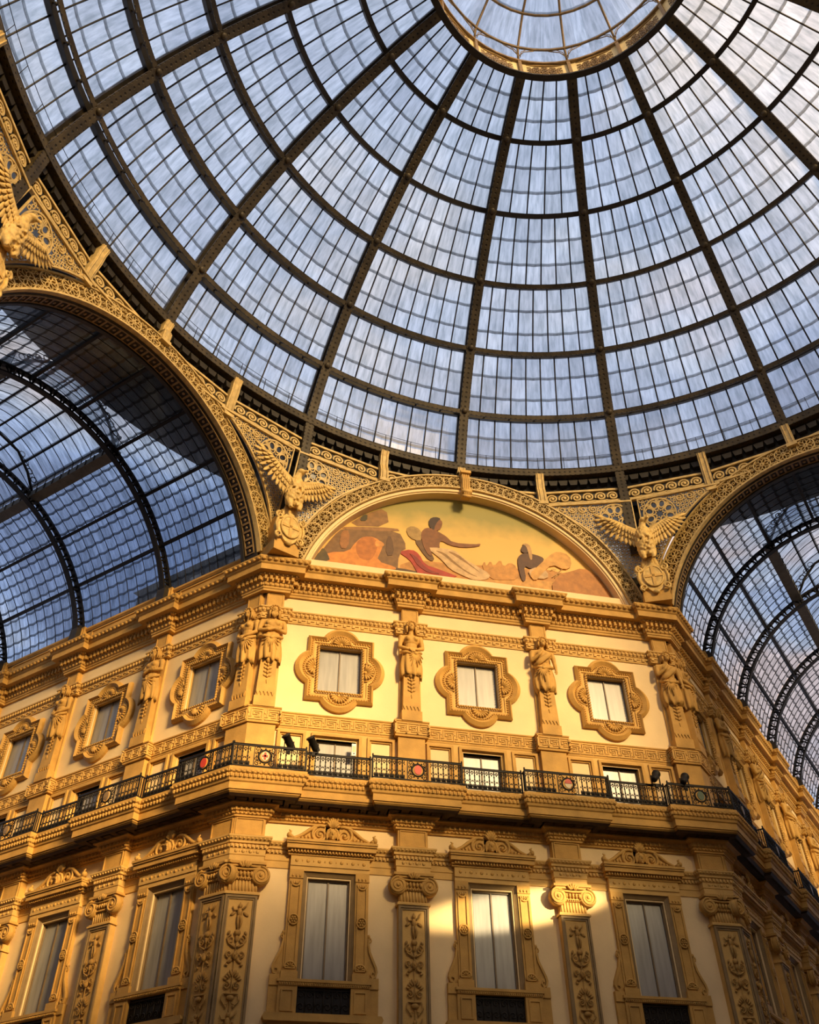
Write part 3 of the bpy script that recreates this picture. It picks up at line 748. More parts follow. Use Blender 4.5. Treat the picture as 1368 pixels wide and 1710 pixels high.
def pilaster(label, mw):
    t = thing('pilaster', label, 'pilaster', mw, 'lower pilasters')
    MB().box(-.43, .43, -.22, .02, 0.0, 9.96).obj('shaft', STONE2, t)
    MB().rframe(-.43, .43, 5.2, 9.93, .06, -.27, -.2).rframe(-.36, .36, 5.27, 9.86, .04, -.245, -.2).obj('panel_moulding', GREYTRIM, t)
    mb = MB(); relief(mb, 5.4, 9.74, .3, 5); mb.obj('relief_carving', RELIEF, t)
    MB().box(-.48, .48, -.30, .02, 9.94, 9.99).box(-.45, .45, -.26, .02, 9.99, 10.03).obj('astragal', STONE2, t)
    mb = MB().box(-.40, .40, -.20, .02, 10.03, 10.34)
    for i in range(9): mb.tube([(-.36 + .09 * i, -.2, 10.05), (-.36 + .09 * i, -.21, 10.32)], .034, 6)
    mb.obj('fluted_necking', STONE2, t)
    mb = MB().box(-.52, .52, -.32, .02, 10.68, 10.74).box(-.58, .58, -.36, .02, 10.74, 10.81).obj('abacus', STONE, t)
    mb = MB().box(-.44, .44, -.26, .02, 10.34, 10.66)
    for i in range(7): mb.ell((-.30 + .1 * i, -.29, 10.49), (.042, .06, .075), 6, 5)
    for i in range(12): mb.ell((-.36 + .065 * i, -.28, 10.37), (.025, .03, .025), 5, 3)
    mb.tube([(-.46, -.30, 10.64), (-.2, -.31, 10.61), (0, -.31, 10.60), (.2, -.31, 10.61), (.46, -.30, 10.64)], .035, 6)
    mb.obj('echinus', STONE, t)
    for o in (-1, 1):
        mb = MB().lathe([(.255, -.02), (.255, .14), (.22, .17), (.05, .17)], 20, (.46 * o, -.16, 10.46), 'y')
        mb.tube(xz([(.46 * o + x * o, 10.46 + z) for x, z in spiral(0, 0, .235, .04, 95, -2.2, 34)], -.335), [.032 - .0006 * i for i in range(35)], 6)
        mb.ell((.46 * o, -.34, 10.46), (.05, .04, .05), 8, 5)
        mb.tube(xz(arc(.46 * o, 10.46, .235, 0, 360, 20), -.16), .03, 5)
        mb.obj('volute', STONE, t)
    mb = MB()
    for i in range(5): mb.ell((-.12 + .06 * i, -.36, 10.70 + (.05 if i == 2 else .02 if i in (1, 3) else 0)), (.04, .05, .09), 6, 4, (0, R((i - 2) * 22), 0))
    mb.obj('capital_leaf', STONE, t)
    # block above the capital, seen under the balcony
    MB().box(-.45, .45, -.24, .02, 11.5, 12.1).obj('attic_block', STONE, t)
    MB().rframe(-.40, .40, 11.58, 12.06, .03, -.27, -.22).obj('block_moulding', STONE, t)
    mb = MB()
    for i in range(4): mb.ell((-.3 + .2 * i, -.32, 11.09), (.05, .025, .05), 8, 4); 
    for i in range(3): mb.ell((-.2 + .2 * i, -.315, 11.09), (.02, .02, .03), 5, 3)
    mb.obj('frieze_rosettes', STONE2, t)
    return t
spread(pilaster, PILS, pwhere, 'ionic pilaster with a carved relief panel')

# ---- herm figures -------------------------------------------------------------------------
def herm(label, mw, variant):
    t = thing('herm_figure', label, 'statue', mw @ Matrix.Translation((0, 0, 17.35)), 'herm statues')
    MB().prism([(-.36, -1.71), (.36, -1.71), (.36, 1.9), (-.36, 1.9)], -.08, .02).obj('backing', STONE2, t)
    MB().box(-.30, .30, -.18, .02, 2.16, 2.80).obj('head_block', STONE, t)
    MB().rframe(-.27, .27, 2.2, 2.76, .03, -.20, -.16).obj('block_moulding', STONE, t)
    mb = MB(); a, b = .30, .255
    vs = [(-a, -.32, -1.36), (a, -.32, -1.36), (a, 0, -1.36), (-a, 0, -1.36), (-b, -.30, .16), (b, -.30, .16), (b, 0, .16), (-b, 0, .16)]
    mb.add(vs, [(0, 3, 2, 1), (4, 5, 6, 7), (0, 1, 5, 4), (1, 2, 6, 5), (2, 3, 7, 6), (3, 0, 4, 7)])
    mb.box(-.34, .34, -.35, 0, -1.71, -1.36); mb.obj('tapered_shaft', STONE, t)
    mb = MB()
    for i in range(5): mb.prism([(-.24 + .12 * i - .05, -1.20), (-.24 + .12 * i + .05, -1.20), (-.24 + .12 * i, -1.33)], -.35, -.3)
    mb.box(-.28, .28, -.35, -.3, -1.2, -1.16); mb.obj('leaf_trim', STONE, t)
    mb = MB(); mb.ell((0, -.33, -.02), (.10, .08, .12), 8, 6)
    for i in range(4):
        z = -.2 - .14 * i; mb.ell((0, -.33, z), (.05, .04, .06), 6, 5)
        for o in (-1, 1): mb.ell((.085 * o, -.325, z + .02), (.06, .03, .03), 6, 4, (0, R(-30 * o), 0))
    mb.tube([(0, -.32, -.75), (0, -.32, -.9)], [.03, .008], 5); mb.obj('festoon', STONE, t)
    # skirt drapery
    mb = MB(); n = 44; rings = []
    for j in range(11):
        f = j / 10; z = .0 + .98 * f
        for i in range(n):
            th = 2 * math.pi * i / n
            fold = math.sin(9 * th + 1.5 * f + variant) * (.035 * (1 - f) + .012) + math.sin(17 * th) * .012 * (1 - f)
            rx = .34 + .05 * math.sin(math.pi * min(1, f * 1.25)) - .05 * f + fold; ry = .23 + .03 * math.sin(math.pi * f) + fold
            zz = z - (.10 * max(0, math.sin(4 * th + variant)) + .06 * math.sin(9 * th)) * (1 - f) ** 2
            rings.append((rx * math.cos(th), -.24 + ry * math.sin(th), zz))
    fs = [(j * n + i, j * n + (i + 1) % n, (j + 1) * n + (i + 1) % n, (j + 1) * n + i) for j in range(10) for i in range(n)] + [tuple(range(n - 1, -1, -1)), tuple(range(10 * n, 11 * n))]
    mb.add(rings, fs, True)
    kx = (0, .12, -.1)[variant % 3]
    for k in range(9):   # fan of folds from the knot
        a = R(-80 + 20 * k); mb.tube([(kx, -.50, .74), (kx + .15 * math.sin(a), -.51, .74 - .18 * math.cos(a) - .02), (kx * .6 + .32 * math.sin(a), -.49 + .12 * abs(math.sin(a)), .72 - .5 * math.cos(a))], [.03, .034, .018], 5)
    mb.ell((kx, -.52, .75), (.08, .06, .07), 8, 5)
    mb.tube([(-.36, -.26, .90), (-.22, -.46, .80), (kx, -.51, .75), (.22, -.46, .82), (.36, -.26, .92)], [.05, .055, .06, .055, .05], 7)
    if variant == 2:
        mb.tube([(.30, -.34, 1.50), (.12, -.52, 1.28), (-.15, -.52, 1.05), (-.33, -.38, .88)], [.07, .10, .11, .08], 8, flat=.5)
    mb.obj('drapery', STONE, t)
    # body
    mb = MB(); fem = variant == 1
    mb.ell((0, -.25, .92), (.29, .20, .25), 14, 9); mb.ell((0, -.26, 1.12), (.245 if not fem else .22, .18, .24), 14, 9); mb.ell((0, -.27, 1.36), (.31 if not fem else .27, .215, .25), 14, 9)
    mb.tube([(-.31, -.25, 1.50), (0, -.26, 1.54), (.31, -.25, 1.50)], [.10, .12, .10] if not fem else [.085, .10, .085], 10)
    for o in (-1, 1):
        mb.ell((.13 * o, -.43, 1.38), (.115, .07, .09) if not fem else (.095, .10, .095), 10, 7); mb.ell((.35 * o, -.25, 1.48), (.10, .11, .12), 10, 7)
        if not fem: mb.ell((.07 * o, -.42, 1.13), (.06, .035, .13), 8, 6)
    mb.tube([(0, -.27, 1.54), (0, -.29, 1.78)], [.105, .09], 10)
    arms = {0: [[(.37, -.27, 1.47), (.43, -.30, 1.12), (.12, -.50, 1.10), (-.14, -.52, 1.16)], [(-.37, -.27, 1.47), (-.43, -.30, 1.12), (-.14, -.52, 1.04), (.16, -.51, 1.14)]],
            1: [[(.34, -.27, 1.45), (.40, -.30, 1.08), (.20, -.48, .93), (.03, -.55, .88)], [(-.34, -.27, 1.45), (-.40, -.30, 1.08), (-.20, -.48, .93), (-.03, -.55, .85)]],
            2: [[(.37, -.27, 1.47), (.43, -.28, 1.12), (.42, -.36, .86), (.40, -.42, .70)], [(-.37, -.27, 1.47), (-.42, -.34, 1.12), (-.20, -.52, 1.28), (-.06, -.46, 1.46)]]}[variant]
    for A in arms:
        mb.tube([A[0], ((A[0][0] + A[1][0]) / 2 * 1.02, (A[0][1] + A[1][1]) / 2, (A[0][2] + A[1][2]) / 2), A[1]], [.095, .085, .07], 10)
        mb.ell(A[1], (.072, .072, .072), 8, 6); mb.tube([A[1], ((A[1][0] + A[2][0]) / 2, (A[1][1] + A[2][1]) / 2, (A[1][2] + A[2][2]) / 2), A[2], A[3]], [.07, .07, .055, .045], 10)
        d = Vector(A[3]) - Vector(A[2]); d.normalize(); p = Vector(A[3])
        mb.ell(tuple(p + d * .03), (.055, .045, .055), 8, 6)
        sd_ = d.cross(Vector((0, -1, 0))).normalized()
        for f in range(4):
            q0 = p + d * .06 + sd_ * (.035 - .023 * f); mb.tube([tuple(q0), tuple(q0 + d * .06 + Vector((0, .008, 0))), tuple(q0 + d * (.10 - .012 * abs(f - 1)) + Vector((0, .025, 0)))], [.016, .015, .012], 6)
        q0 = p + sd_ * .05; mb.tube([tuple(q0), tuple(q0 + d * .06 + sd_ * .025)], [.018, .014], 6)
    hx, hy, hz = ((.02, -.33, 1.93), (0, -.33, 1.93), (.03, -.35, 1.90))[variant]
    mb.ell((hx, hy, hz), (.125, .15, .18), 14, 10); mb.ell((hx, hy - .05, hz - .09), (.085, .10, .10), 10, 8)
    mb.tube([(hx, hy - .14, hz + .04), (hx, hy - .175, hz - .035)], [.02, .03], 6); mb.ell((hx, hy - .135, hz + .055), (.095, .03, .022), 8, 5)
    mb.ell((hx, hy - .145, hz - .085), (.042, .02, .012), 8, 4); mb.ell((hx, hy - .14, hz - .11), (.036, .02, .012), 8, 4); mb.ell((hx, hy - .125, hz - .145), (.04, .03, .03), 8, 5)
    for o in (-1, 1):
        mb.ell((hx + .052 * o, hy - .14, hz + .015), (.024, .012, .012), 6, 4); mb.ell((hx + .075 * o, hy - .11, hz - .03), (.04, .04, .035), 6, 5)
    fobj('body', mb, .019, STONE, t, 1)
    # hair (and beard)
    mb = MB(); mb.ell((hx, hy + .03, hz + .05), (.155, .15, .175), 12, 8)
    for k in range(7):
        a = R(180 * k / 6); x = hx + .15 * math.cos(a); zt = hz + .16 * math.sin(a)
        mb.ell((x, hy - .09, hz + .03 + .15 * math.sin(a)), (.045, .05, .045), 6, 5)
    for o in (-1, 1):
        for q in range(3):
            l = (.34, .30, .24)[variant]; mb.tube([(hx + (.14 + .012 * q) * o, hy - .05 + .06 * q, hz + .06), (hx + (.165 + .01 * q) * o, hy - .05 + .06 * q, hz - .10), (hx + (.15 + .03 * q) * o, hy - .06 + .06 * q, hz + .04 - l)], [.04, .045, .022], 6)
    if variant == 0:
        for k in range(5): mb.tube([(hx + (k - 2) * .035, hy - .13, hz - .12), (hx + (k - 2) * .045, hy - .15, hz - .22), (hx + (k - 2) * .025, hy - .12, hz - .36 + .03 * abs(k - 2))], [.035, .04, .012], 6)
    mb.obj('hair', STONE, t)
    return t
HV = {}
HVAR = {'center': [0, 1, 2, 2], 'left': [1, 0, 1, 2, 0], 'right': [1, 0, 2, 1, 0, 2, 1, 0]}
HDESC = ['bearded stone herm with folded arms', 'stone herm woman with lowered hands', 'stone herm with one hand raised to the chest']
for wl in ('center', 'left', 'right'):
    for i, u in enumerate(PILS[wl]):
        v = HVAR[wl][i]; l = HDESC[v] + ', ' + pwhere(wl, i)
        if v not in HV: HV[v] = herm(l, wm(wl, u), v)
        else: copy_tree(HV[v], wm(wl, u) @ Matrix.Translation((0, 0, 17.35)), l)
# pier blocks between balcony and key band
def pier(label, mw):
    o = MB().box(-.44, .44, -.22, .02, 13.0, 15.12).obj('pier_block', STONE, None); o.matrix_world = mw; return tag(o, label, 'pier', 'plain pier blocks')
spread(pier, PILS, pwhere, 'plain pier block behind the railing')

# ================================================================== BALCONY RAILINGS
BALU = MB(); BALU.tube([(0, 0, .05), (0, 0, .64)], .017, 5)
BALU.tube(xz(arc(0, .50, .075, 0, 180, 8), 0), .013, 4); BALU.ell((0, 0, .47), (.03, .016, .035), 5, 3)
BALU.ell((0, 0, .62), (.03, .02, .03), 5, 3)
for o in (-1, 1):
    BALU.tube([(0, 0, .07), (.04 * o, 0, .11), (.06 * o, 0, .17), (.035 * o, 0, .2)], [.02, .024, .02, .008], 4); BALU.ell((.045 * o, 0, .08), (.035, .016, .025), 5, 3)
BALU.ell((0, 0, .25), (.026, .022, .05), 5, 4)
for o in (-1, 1):
    BALU.tube(xz(spiral(.038 * o, .13, .036, .01, -90, 1.1 * o, 8), 0), .014, 4); BALU.ell((.055 * o, 0, .30), (.022, .014, .035), 5, 3, (0, R(25 * o), 0)); BALU.ell((.06 * o, 0, .60), (.02, .014, .035), 5, 3)
BALU.ell((0, 0, .15), (.035, .02, .06), 6, 4); BALU.ell((0, 0, .34), (.03, .02, .03), 6, 4)
BALU_ME = BALU.mesh('baluster', IRON)
def medallion(parent, x, kind):
    mb = MB().rframe(x - .33, x + .33, .03, .68, .025, -.015, .015)
    mb.tube(xz(arc(x, .36, .19, 0, 360, 18), -.01), .03, 5)
    for q in range(4):
        sx, sz = ((-1, -1), (1, -1), (1, 1), (-1, 1))[q]
        mb.tube(xz(spiral(x + .22 * sx, .36 + .22 * sz, .085, .015, 45 + 90 * q, 1.3, 10), -.005), .014, 4)
        mb.tube(xz(spiral(x + .25 * sx, .36 + .09 * sz, .06, .01, 45 + 90 * q, 1.2, 8), -.005), .012, 4)
    for k in range(12): mb.ell((x + .245 * math.cos(R(30 * k)), 0, .36 + .245 * math.sin(R(30 * k))), (.03, .016, .03), 5, 3)
    md = mb.obj('medallion', IRON, parent)
    pl = [(x + .115 * math.cos(R(a)), .36 + .15 * math.sin(R(a))) for a in range(0, 360, 20)]
    if kind == 'cross':
        MB().prism(pl, -.05, -.02).obj('shield', IVORY, md); MB().box(x - .03, x + .03, -.065, -.045, .25, .47).box(x - .08, x + .08, -.065, -.045, .33, .39).obj('cross', REDM, md)
    elif kind == 'half':
        MB().prism(pl, -.05, -.02).obj('shield', IVORY, md); MB().prism([p for p in pl if p[1] >= .355], -.065, -.045).obj('red_half', REDM, md)
    elif kind == 'green': MB().prism(pl, -.05, -.02).obj('shield', GREENM, md)
    else: MB().prism(pl, -.05, -.02).obj('shield', REDM if kind == 'red' else GILT_D, md)
offp = offpath(p_bal, .80)
seg_names = []
for (wl) in ('left', 'center', 'right'): pass
k_seg = {'left': 0, 'center': 0, 'right': 0}
segs = []
for a, b in zip(offp, offp[1:]):
    a = Vector(a); b = Vector(b); L_ = (b - a).length
    if L_ < .6: continue
    d = (b - a) / L_; an = round(math.degrees(math.atan2(d.y, d.x)))
    segs.append((a, d, L_, {0: 'center', -45: 'left', 45: 'right'}[an]))
nl = sum(1 for s in segs if s[3] == 'left'); nc = sum(1 for s in segs if s[3] == 'center')
cnt = {'left': 0, 'center': 0, 'right': 0}
for a, d, L_, wl in segs:
    i = cnt[wl]; cnt[wl] += 1
    j = i if wl != 'left' else nl - 1 - i       # counted from the corner
    med = (L_ > 2.5 or (wl == 'center' and j in (0, nc - 1)) or (wl != 'center' and j == 0))
    lb = ('black iron railing section with a medallion, ' if med else 'plain black iron railing section, ') + \
         (ORD[j] + ' from the left on the central balcony' if wl == 'center' else ORD[j] + ' from the corner along the ' + wl + ' balcony') if j < 17 else \
         'black iron railing section far along the ' + wl + ' balcony, number %d from the corner' % (j + 1)
    t = thing('railing', lb, 'railing', seg_mat(a, d, 13.24), 'balcony railings')
    MB().box(0, L_, -.025, .025, .66, .70).tube([(0, 0, .71), (L_, 0, .71)], .03, 6).obj('top_rail', IRON, t)
    MB().box(0, L_, -.02, .02, .03, .06).obj('bottom_rail', IRON, t)
    for x in (.02, L_ - .02): MB().box(x - .02, x + .02, -.02, .02, 0, .74).ell((x, 0, .76), (.03, .03, .04), 6, 4).obj('post', IRON, t)
    if med:
        for x, on in ((.02, not (wl == 'center' and j == 0 or wl == 'right' and j == 0)), (L_ - .02, not (wl == 'center' and j == nc - 1 or wl == 'left' and j == 0))):
            if on: MB().box(x - .015, x + .015, 0, .22, .66, .70).box(x - .015, x + .015, 0, .22, .03, .06).box(x - .012, x + .012, .06, .085, .05, .68).box(x - .012, x + .012, .14, .165, .05, .68).obj('return_rail', IRON, t)
    mx = None
    if med:
        mx = L_ / 2
        if wl == 'center' and j == 0: mx = L_ * .44
        kind = {('center', 0): 'cross', ('center', 2): 'red', ('center', 4): 'half', ('center', nc - 1): 'green', ('left', 0): 'red'}.get((wl, j), 'bronze')
        medallion(t, mx, kind)
    n = max(2, round((L_ - .1) / .155))
    for q in range(n):
        x = .05 + (q + .5) * (L_ - .1) / n
        if mx is not None and abs(x - mx) < .36: continue
        link('baluster', BALU_ME, t, mw=Matrix.Translation((x, 0, 0)))

# floodlights clipped to the railing, a sensor box on a mezzanine window
def floodlight(x, rz, label):
    t = thing('floodlight', label, 'floodlight', Matrix.Translation((x, -.98, 13.98)) @ Matrix.Rotation(R(rz), 4, 'Z'), 'balcony floodlights')
    mb = MB(); mb.lathe([(.06, -.24), (.10, -.22), (.115, -.1), (.115, .2), (.14, .22), (.14, .26), (.11, .265)], 14)
    h = mb.obj('lamp_housing', IRON, t); h.matrix_local = Matrix.Translation((0, 0, .16)) @ Matrix.Rotation(R(-38), 4, 'Y') @ Matrix.Rotation(R(30), 4, 'X')
    MB().box(-.15, -.12, -.02, .02, -.08, .2).box(.12, .15, -.02, .02, -.08, .2).box(-.15, .15, -.02, .02, -.10, -.07).obj('yoke', IRON, t)
    MB().box(-.05, .05, -.04, .04, -.2, -.09).obj('clamp', IRON, t)
    MB().lathe([(.10, .262), (.10, .275)], 14).obj('lens', WGLASS, t).matrix_local = h.matrix_local.copy()
    return t
floodlight(-6.30, 0, 'black floodlight on the railing, leftmost of the left pair'); floodlight(-5.56, 0, 'black floodlight on the railing, right one of the left pair')
floodlight(5.42, 180, 'black floodlight on the railing, left one of the right pair'); floodlight(6.42, 180, 'black floodlight on the railing, rightmost near the right corner')
t = floodlight(0, 0, 'unseen floodlight body added behind the viewer beside the reflected-sun spot'); t.matrix_world = Matrix.Translation((16.9, -25.1, 14.2)) @ Matrix.Rotation(R(35), 4, 'Z')  # unseen fixture added to go with the reflected-sun spot
t = thing('sensor_box', 'small white box fixed to the left mezzanine window frame', 'sensor', Matrix.Translation((-4.22, -.10, 14.52)))
MB().box(-.07, .07, -.08, .0, -.2, .2).obj('casing', WHITEBOX, t); MB().box(-.05, .05, -.085, -.08, -.08, .12).obj('face_plate', IVORY, t); MB().ell((0, -.09, -.13), (.02, .02, .02), 6, 4).obj('eye', IRON, t)

# ================================================================== LUNETTE AND ARCHES
AZ = 20.0
def gl(mb, nu, nv, fn, uvf=None, flip=False):
    o = len(mb.v); vs = []; fs = []
    for i in range(nu + 1):
        for j in range(nv + 1):
            if uvf: mb.uv[o + len(vs)] = uvf(i / nu, j / nv)
            vs.append(fn(i / nu, j / nv))
    for i in range(nu):
        for j in range(nv):
            a = i * (nv + 1) + j; f = (a, a + nv + 1, a + nv + 2, a + 1); fs.append(f[::-1] if flip else f)
    mb.add(vs, fs); return mb
def arcslab(mb, r0, r1, y0, y1, a0, a1, n=48, cz=AZ):
    """ring segment r0..r1, front y0, back y1"""
    vs = []; fs = []
    for i in range(n + 1):
        a = R(a0 + (a1 - a0) * i / n); c, s_ = math.cos(a), math.sin(a)
        vs += [(r0 * c, y0, cz + r0 * s_), (r1 * c, y0, cz + r1 * s_), (r1 * c, y1, cz + r1 * s_), (r0 * c, y1, cz + r0 * s_)]
    for i in range(n):
        for k in range(4): fs.append((4 * i + k, 4 * i + (k + 1) % 4, 4 * i + 4 + (k + 1) % 4, 4 * i + 4 + k))
    fs += [(0, 3, 2, 1), (4 * n, 4 * n + 1, 4 * n + 2, 4 * n + 3)]
    mb.add(vs, fs); return mb
def mural_mat(name, col, var=.3):
    m = mat(name, col, .55, var=var, scale=5.0, bump=.0)
    return m
A_SP = 16.0   # springing angle
t = thing('mosaic_lunette', 'half-round mosaic mural with a robed figure, a lion and a reaper', 'mosaic', Matrix.Translation((0, 0, 0)))
MR = 6.36
disc = [(MR * math.cos(R(a)), AZ + MR * math.sin(R(a))) for a in [10 + 160 * i / 60 for i in range(61)]]
def sky_mural():
    m = bpy.data.materials.new('mosaic_sky'); m.use_nodes = True; T = m.node_tree; N = T.nodes; L = T.links; b = N['Principled BSDF']; b.inputs['Roughness'].default_value = .5
    tc = N.new('ShaderNodeTexCoord'); sx = N.new('ShaderNodeSeparateXYZ'); L.new(tc.outputs['Object'], sx.inputs[0])
    mr = N.new('ShaderNodeMapRange'); mr.inputs['From Min'].default_value = 22; mr.inputs['From Max'].default_value = 26.3; L.new(sx.outputs['Z'], mr.inputs['Value'])
    n = N.new('ShaderNodeTexNoise'); n.inputs['Scale'].default_value = 1.2; n.inputs['Detail'].default_value = 5; L.new(tc.outputs['Object'], n.inputs['Vector'])
    ad = N.new('ShaderNodeMath'); ad.operation = 'MULTIPLY_ADD'; ad.inputs[1].default_value = .35; L.new(n.outputs['Fac'], ad.inputs[0]); L.new(mr.outputs[0], ad.inputs[2])
    r = N.new('ShaderNodeValToRGB'); e = r.color_ramp.elements; e[0].position = .1; e[0].color = (.46, .22, .045, 1); e[1].position = 1.15 if False else 1.0; e[1].color = (.26, .22, .04, 1)
    k = e.new(.45); k.color = (.68, .37, .07, 1); k = e.new(.75); k.color = (.58, .36, .065, 1)
    L.new(ad.outputs[0], r.inputs[0]); L.new(r.outputs[0], b.inputs['Base Color'])
    return m
MB().prism(disc, .36, .5).obj('mosaic_field', sky_mural(), t)
SHAPES = [
 ('far_field', (.55, .30, .07), [(-2.6, 22.9), (-.4, 22.95), (.6, 23.05), (1.4, 23.2), (2.1, 23.1), (3.0, 23.3), (4.2, 23.2), (6.0, 22.6), (6.19, 22.02), (3.75, 21.6), (-2.67, 21.6)]),
 ('painted_tower', (.30, .18, .06), [(-4.94, 24.31), (-4.11, 25.1), (-3.19, 25.41), (-3.06, 24.4)]),
 ('painted_temple', (.22, .135, .05), [(-6.31, 22.03), (-5.55, 23.72), (-5.04, 24.22), (-2.72, 24.34), (-2.32, 23.44), (-2.67, 23.19), (-2.75, 21.9), (-4.51, 21.8)]),
 ('painted_ledge', (.34, .20, .07), [(-5.04, 24.31), (-2.73, 24.41), (-2.64, 24.21), (-5.1, 24.07)]),
 ('painted_dark_ground', (.10, .065, .03), [(-6.35, 21.9), (-5.89, 22.9), (-5.5, 22.72), (-5.24, 22.37), (-2.67, 22.44), (-1.09, 22.2), (-.4, 22.1), (-2.67, 21.5), (-4.51, 21.5)]),  # dark foliage ground in the mural
 ('painted_ground', (.66, .40, .10), [(-.4, 22.2), (1.45, 22.48), (2.18, 22.65), (3.34, 22.71), (3.85, 22.6), (6.19, 22.02), (6.2, 21.4), (-.4, 21.4)]),
 ('painted_lion', (.70, .31, .055), [(-6.05, 22.28), (-5.4, 22.73), (-4.63, 22.86), (-4.36, 23.41), (-4.07, 23.74), (-3.62, 23.77), (-3.29, 23.49), (-3.37, 23.14), (-3.55, 22.6), (-2.77, 22.42), (-2.82, 22.27), (-3.74, 22.29), (-4.99, 22.21), (-5.95, 22.23)]),
 ('painted_mane', (.50, .20, .035), [(-4.36, 23.35), (-4.07, 23.74), (-3.7, 23.75), (-3.5, 23.5), (-3.56, 23.06), (-3.75, 22.58), (-4.14, 22.57), (-4.34, 22.91)]),
 ('painted_muzzle', (.74, .38, .09), [(-3.62, 23.6), (-3.42, 23.62), (-3.25, 23.5), (-3.27, 23.36), (-3.45, 23.3), (-3.6, 23.3)]),
 ('painted_doorway', (.07, .07, .03), [(-4.25, 24.5), (-4.25, 24.85), (-3.95, 24.92), (-3.95, 24.55)]),
 ('painted_panel', (.13, .075, .03), [(-3.2, 22.9), (-3.15, 23.9), (-2.95, 23.9), (-2.85, 23.0)]),
 ('painted_panel', (.34, .17, .05), [(-5.0, 23.0), (-4.95, 23.9), (-4.6, 23.9), (-4.65, 23.0)]),
 ('painted_foliage', (.10, .085, .03), [(-6.2, 22.2), (-6.0, 22.75), (-5.75, 22.6), (-5.6, 22.95), (-5.4, 22.6), (-5.3, 22.3)]),
 ('painted_grass', (.58, .32, .07), [(.61, 22.97), (.75, 23.3), (.8, 23.0), (.99, 23.36), (1.1, 23.05), (1.42, 23.5), (1.5, 23.1), (1.8, 23.4), (2.08, 23.21), (2.07, 22.57), (1.45, 22.45), (.93, 22.42)]),
 ('painted_red_cloth', (.42, .045, .02), [(-2.72, 23.18), (-2.17, 23.4), (-1.87, 23.2), (-1.68, 22.72), (-1.08, 22.57), (-.19, 22.28), (-1.89, 22.08), (-2.08, 22.54), (-2.27, 22.88)]),
 ('painted_horn', (.16, .09, .03), [(-2.11, 23.93), (-1.75, 23.99), (-1.26, 23.11), (-1.37, 22.9), (-1.62, 23.08)]),
 ('painted_flowers', (.40, .30, .10), [(-2.41, 24.4), (-2.15, 24.6), (-1.85, 24.5), (-1.7, 24.13), (-1.86, 23.84), (-2.26, 23.96)]),
 ('painted_skin', (.24, .105, .03), [(-1.8, 24.31), (-1.59, 24.61), (-1.27, 24.6), (-1.02, 24.44), (-.76, 24.29), (-.52, 24.0), (.42, 24.07), (.66, 24.16), (.58, 23.99), (-.11, 23.81), (-.63, 23.85), (-.98, 24.05), (-1.06, 23.85), (-1.05, 23.61), (-1.56, 23.57), (-1.75, 23.86)]),
 ('painted_head', (.26, .115, .035), [(-1.31, 25.16), (-1.0, 25.16), (-.88, 25.01), (-.96, 24.66), (-1.12, 24.52), (-1.31, 24.49)]),
 ('painted_hair', (.05, .025, .012), [(-1.46, 24.7), (-1.45, 25.08), (-1.2, 25.25), (-.94, 25.2), (-1.08, 25.04), (-1.22, 24.74), (-1.25, 24.5)]),
 ('painted_robe', (.66, .52, .28), [(-1.61, 23.56), (-1.04, 23.65), (-.43, 23.63), (-.14, 23.29), (.36, 22.99), (.95, 22.65), (.83, 22.38), (.31, 22.24), (-.18, 22.41), (-.68, 22.64), (-.96, 23.03), (-1.26, 23.3)]),
 ('painted_fold', (.30, .19, .06), [(-1.3, 23.5), (-.9, 23.3), (-.5, 22.9), (.1, 22.5), (.5, 22.4), (.0, 22.62), (-.5, 23.05), (-.85, 23.42)]),
 ('painted_fold', (.32, .20, .07), [(-.8, 23.55), (-.4, 23.3), (.2, 22.9), (.6, 22.6), (.1, 23.05), (-.35, 23.45)]),
 ('painted_fold', (.26, .03, .015), [(-2.3, 23.2), (-1.95, 23.0), (-1.6, 22.5), (-1.0, 22.35), (-1.5, 22.3), (-1.95, 22.6), (-2.15, 23.0)]),
 ('painted_arm', (.24, .105, .03), [(-1.8, 24.2), (-1.62, 24.2), (-1.5, 23.7), (-1.35, 23.2), (-1.5, 23.15), (-1.72, 23.6)]),
 ('painted_reaper', (.10, .045, .02), [(2.11, 23.53), (2.21, 23.81), (2.53, 23.99), (3.16, 23.9), (3.27, 23.72), (2.94, 23.34), (2.65, 23.17), (2.35, 23.31), (2.39, 22.62), (2.22, 22.45), (2.13, 22.96)]),
 ('painted_head', (.08, .04, .02), [(2.3, 24.08), (2.41, 24.37), (2.63, 24.42), (2.71, 24.22), (2.58, 23.96), (2.37, 23.96)]),
 ('painted_scarf', (.55, .38, .16), [(2.38, 24.4), (2.58, 24.49), (2.75, 24.36), (2.77, 23.7), (2.65, 23.61), (2.6, 24.07), (2.56, 24.33)]),
 ('painted_loincloth', (.62, .48, .26), [(2.49, 23.08), (2.94, 23.34), (3.34, 23.15), (3.29, 22.76), (2.61, 22.72)]),
 ('painted_heap', (.46, .22, .045), [(3.31, 22.3), (3.81, 23.1), (4.3, 23.3), (4.84, 23.58), (5.58, 23.45), (5.88, 22.98), (6.1, 22.0), (3.79, 21.9)]),
 ('painted_sheaf', (.68, .42, .11), [(2.52, 22.89), (3.0, 23.42), (3.5, 24.0), (3.85, 24.28), (4.38, 24.17), (4.4, 23.58), (4.05, 23.33), (3.55, 23.57), (3.05, 22.98), (2.74, 22.55)]),
]
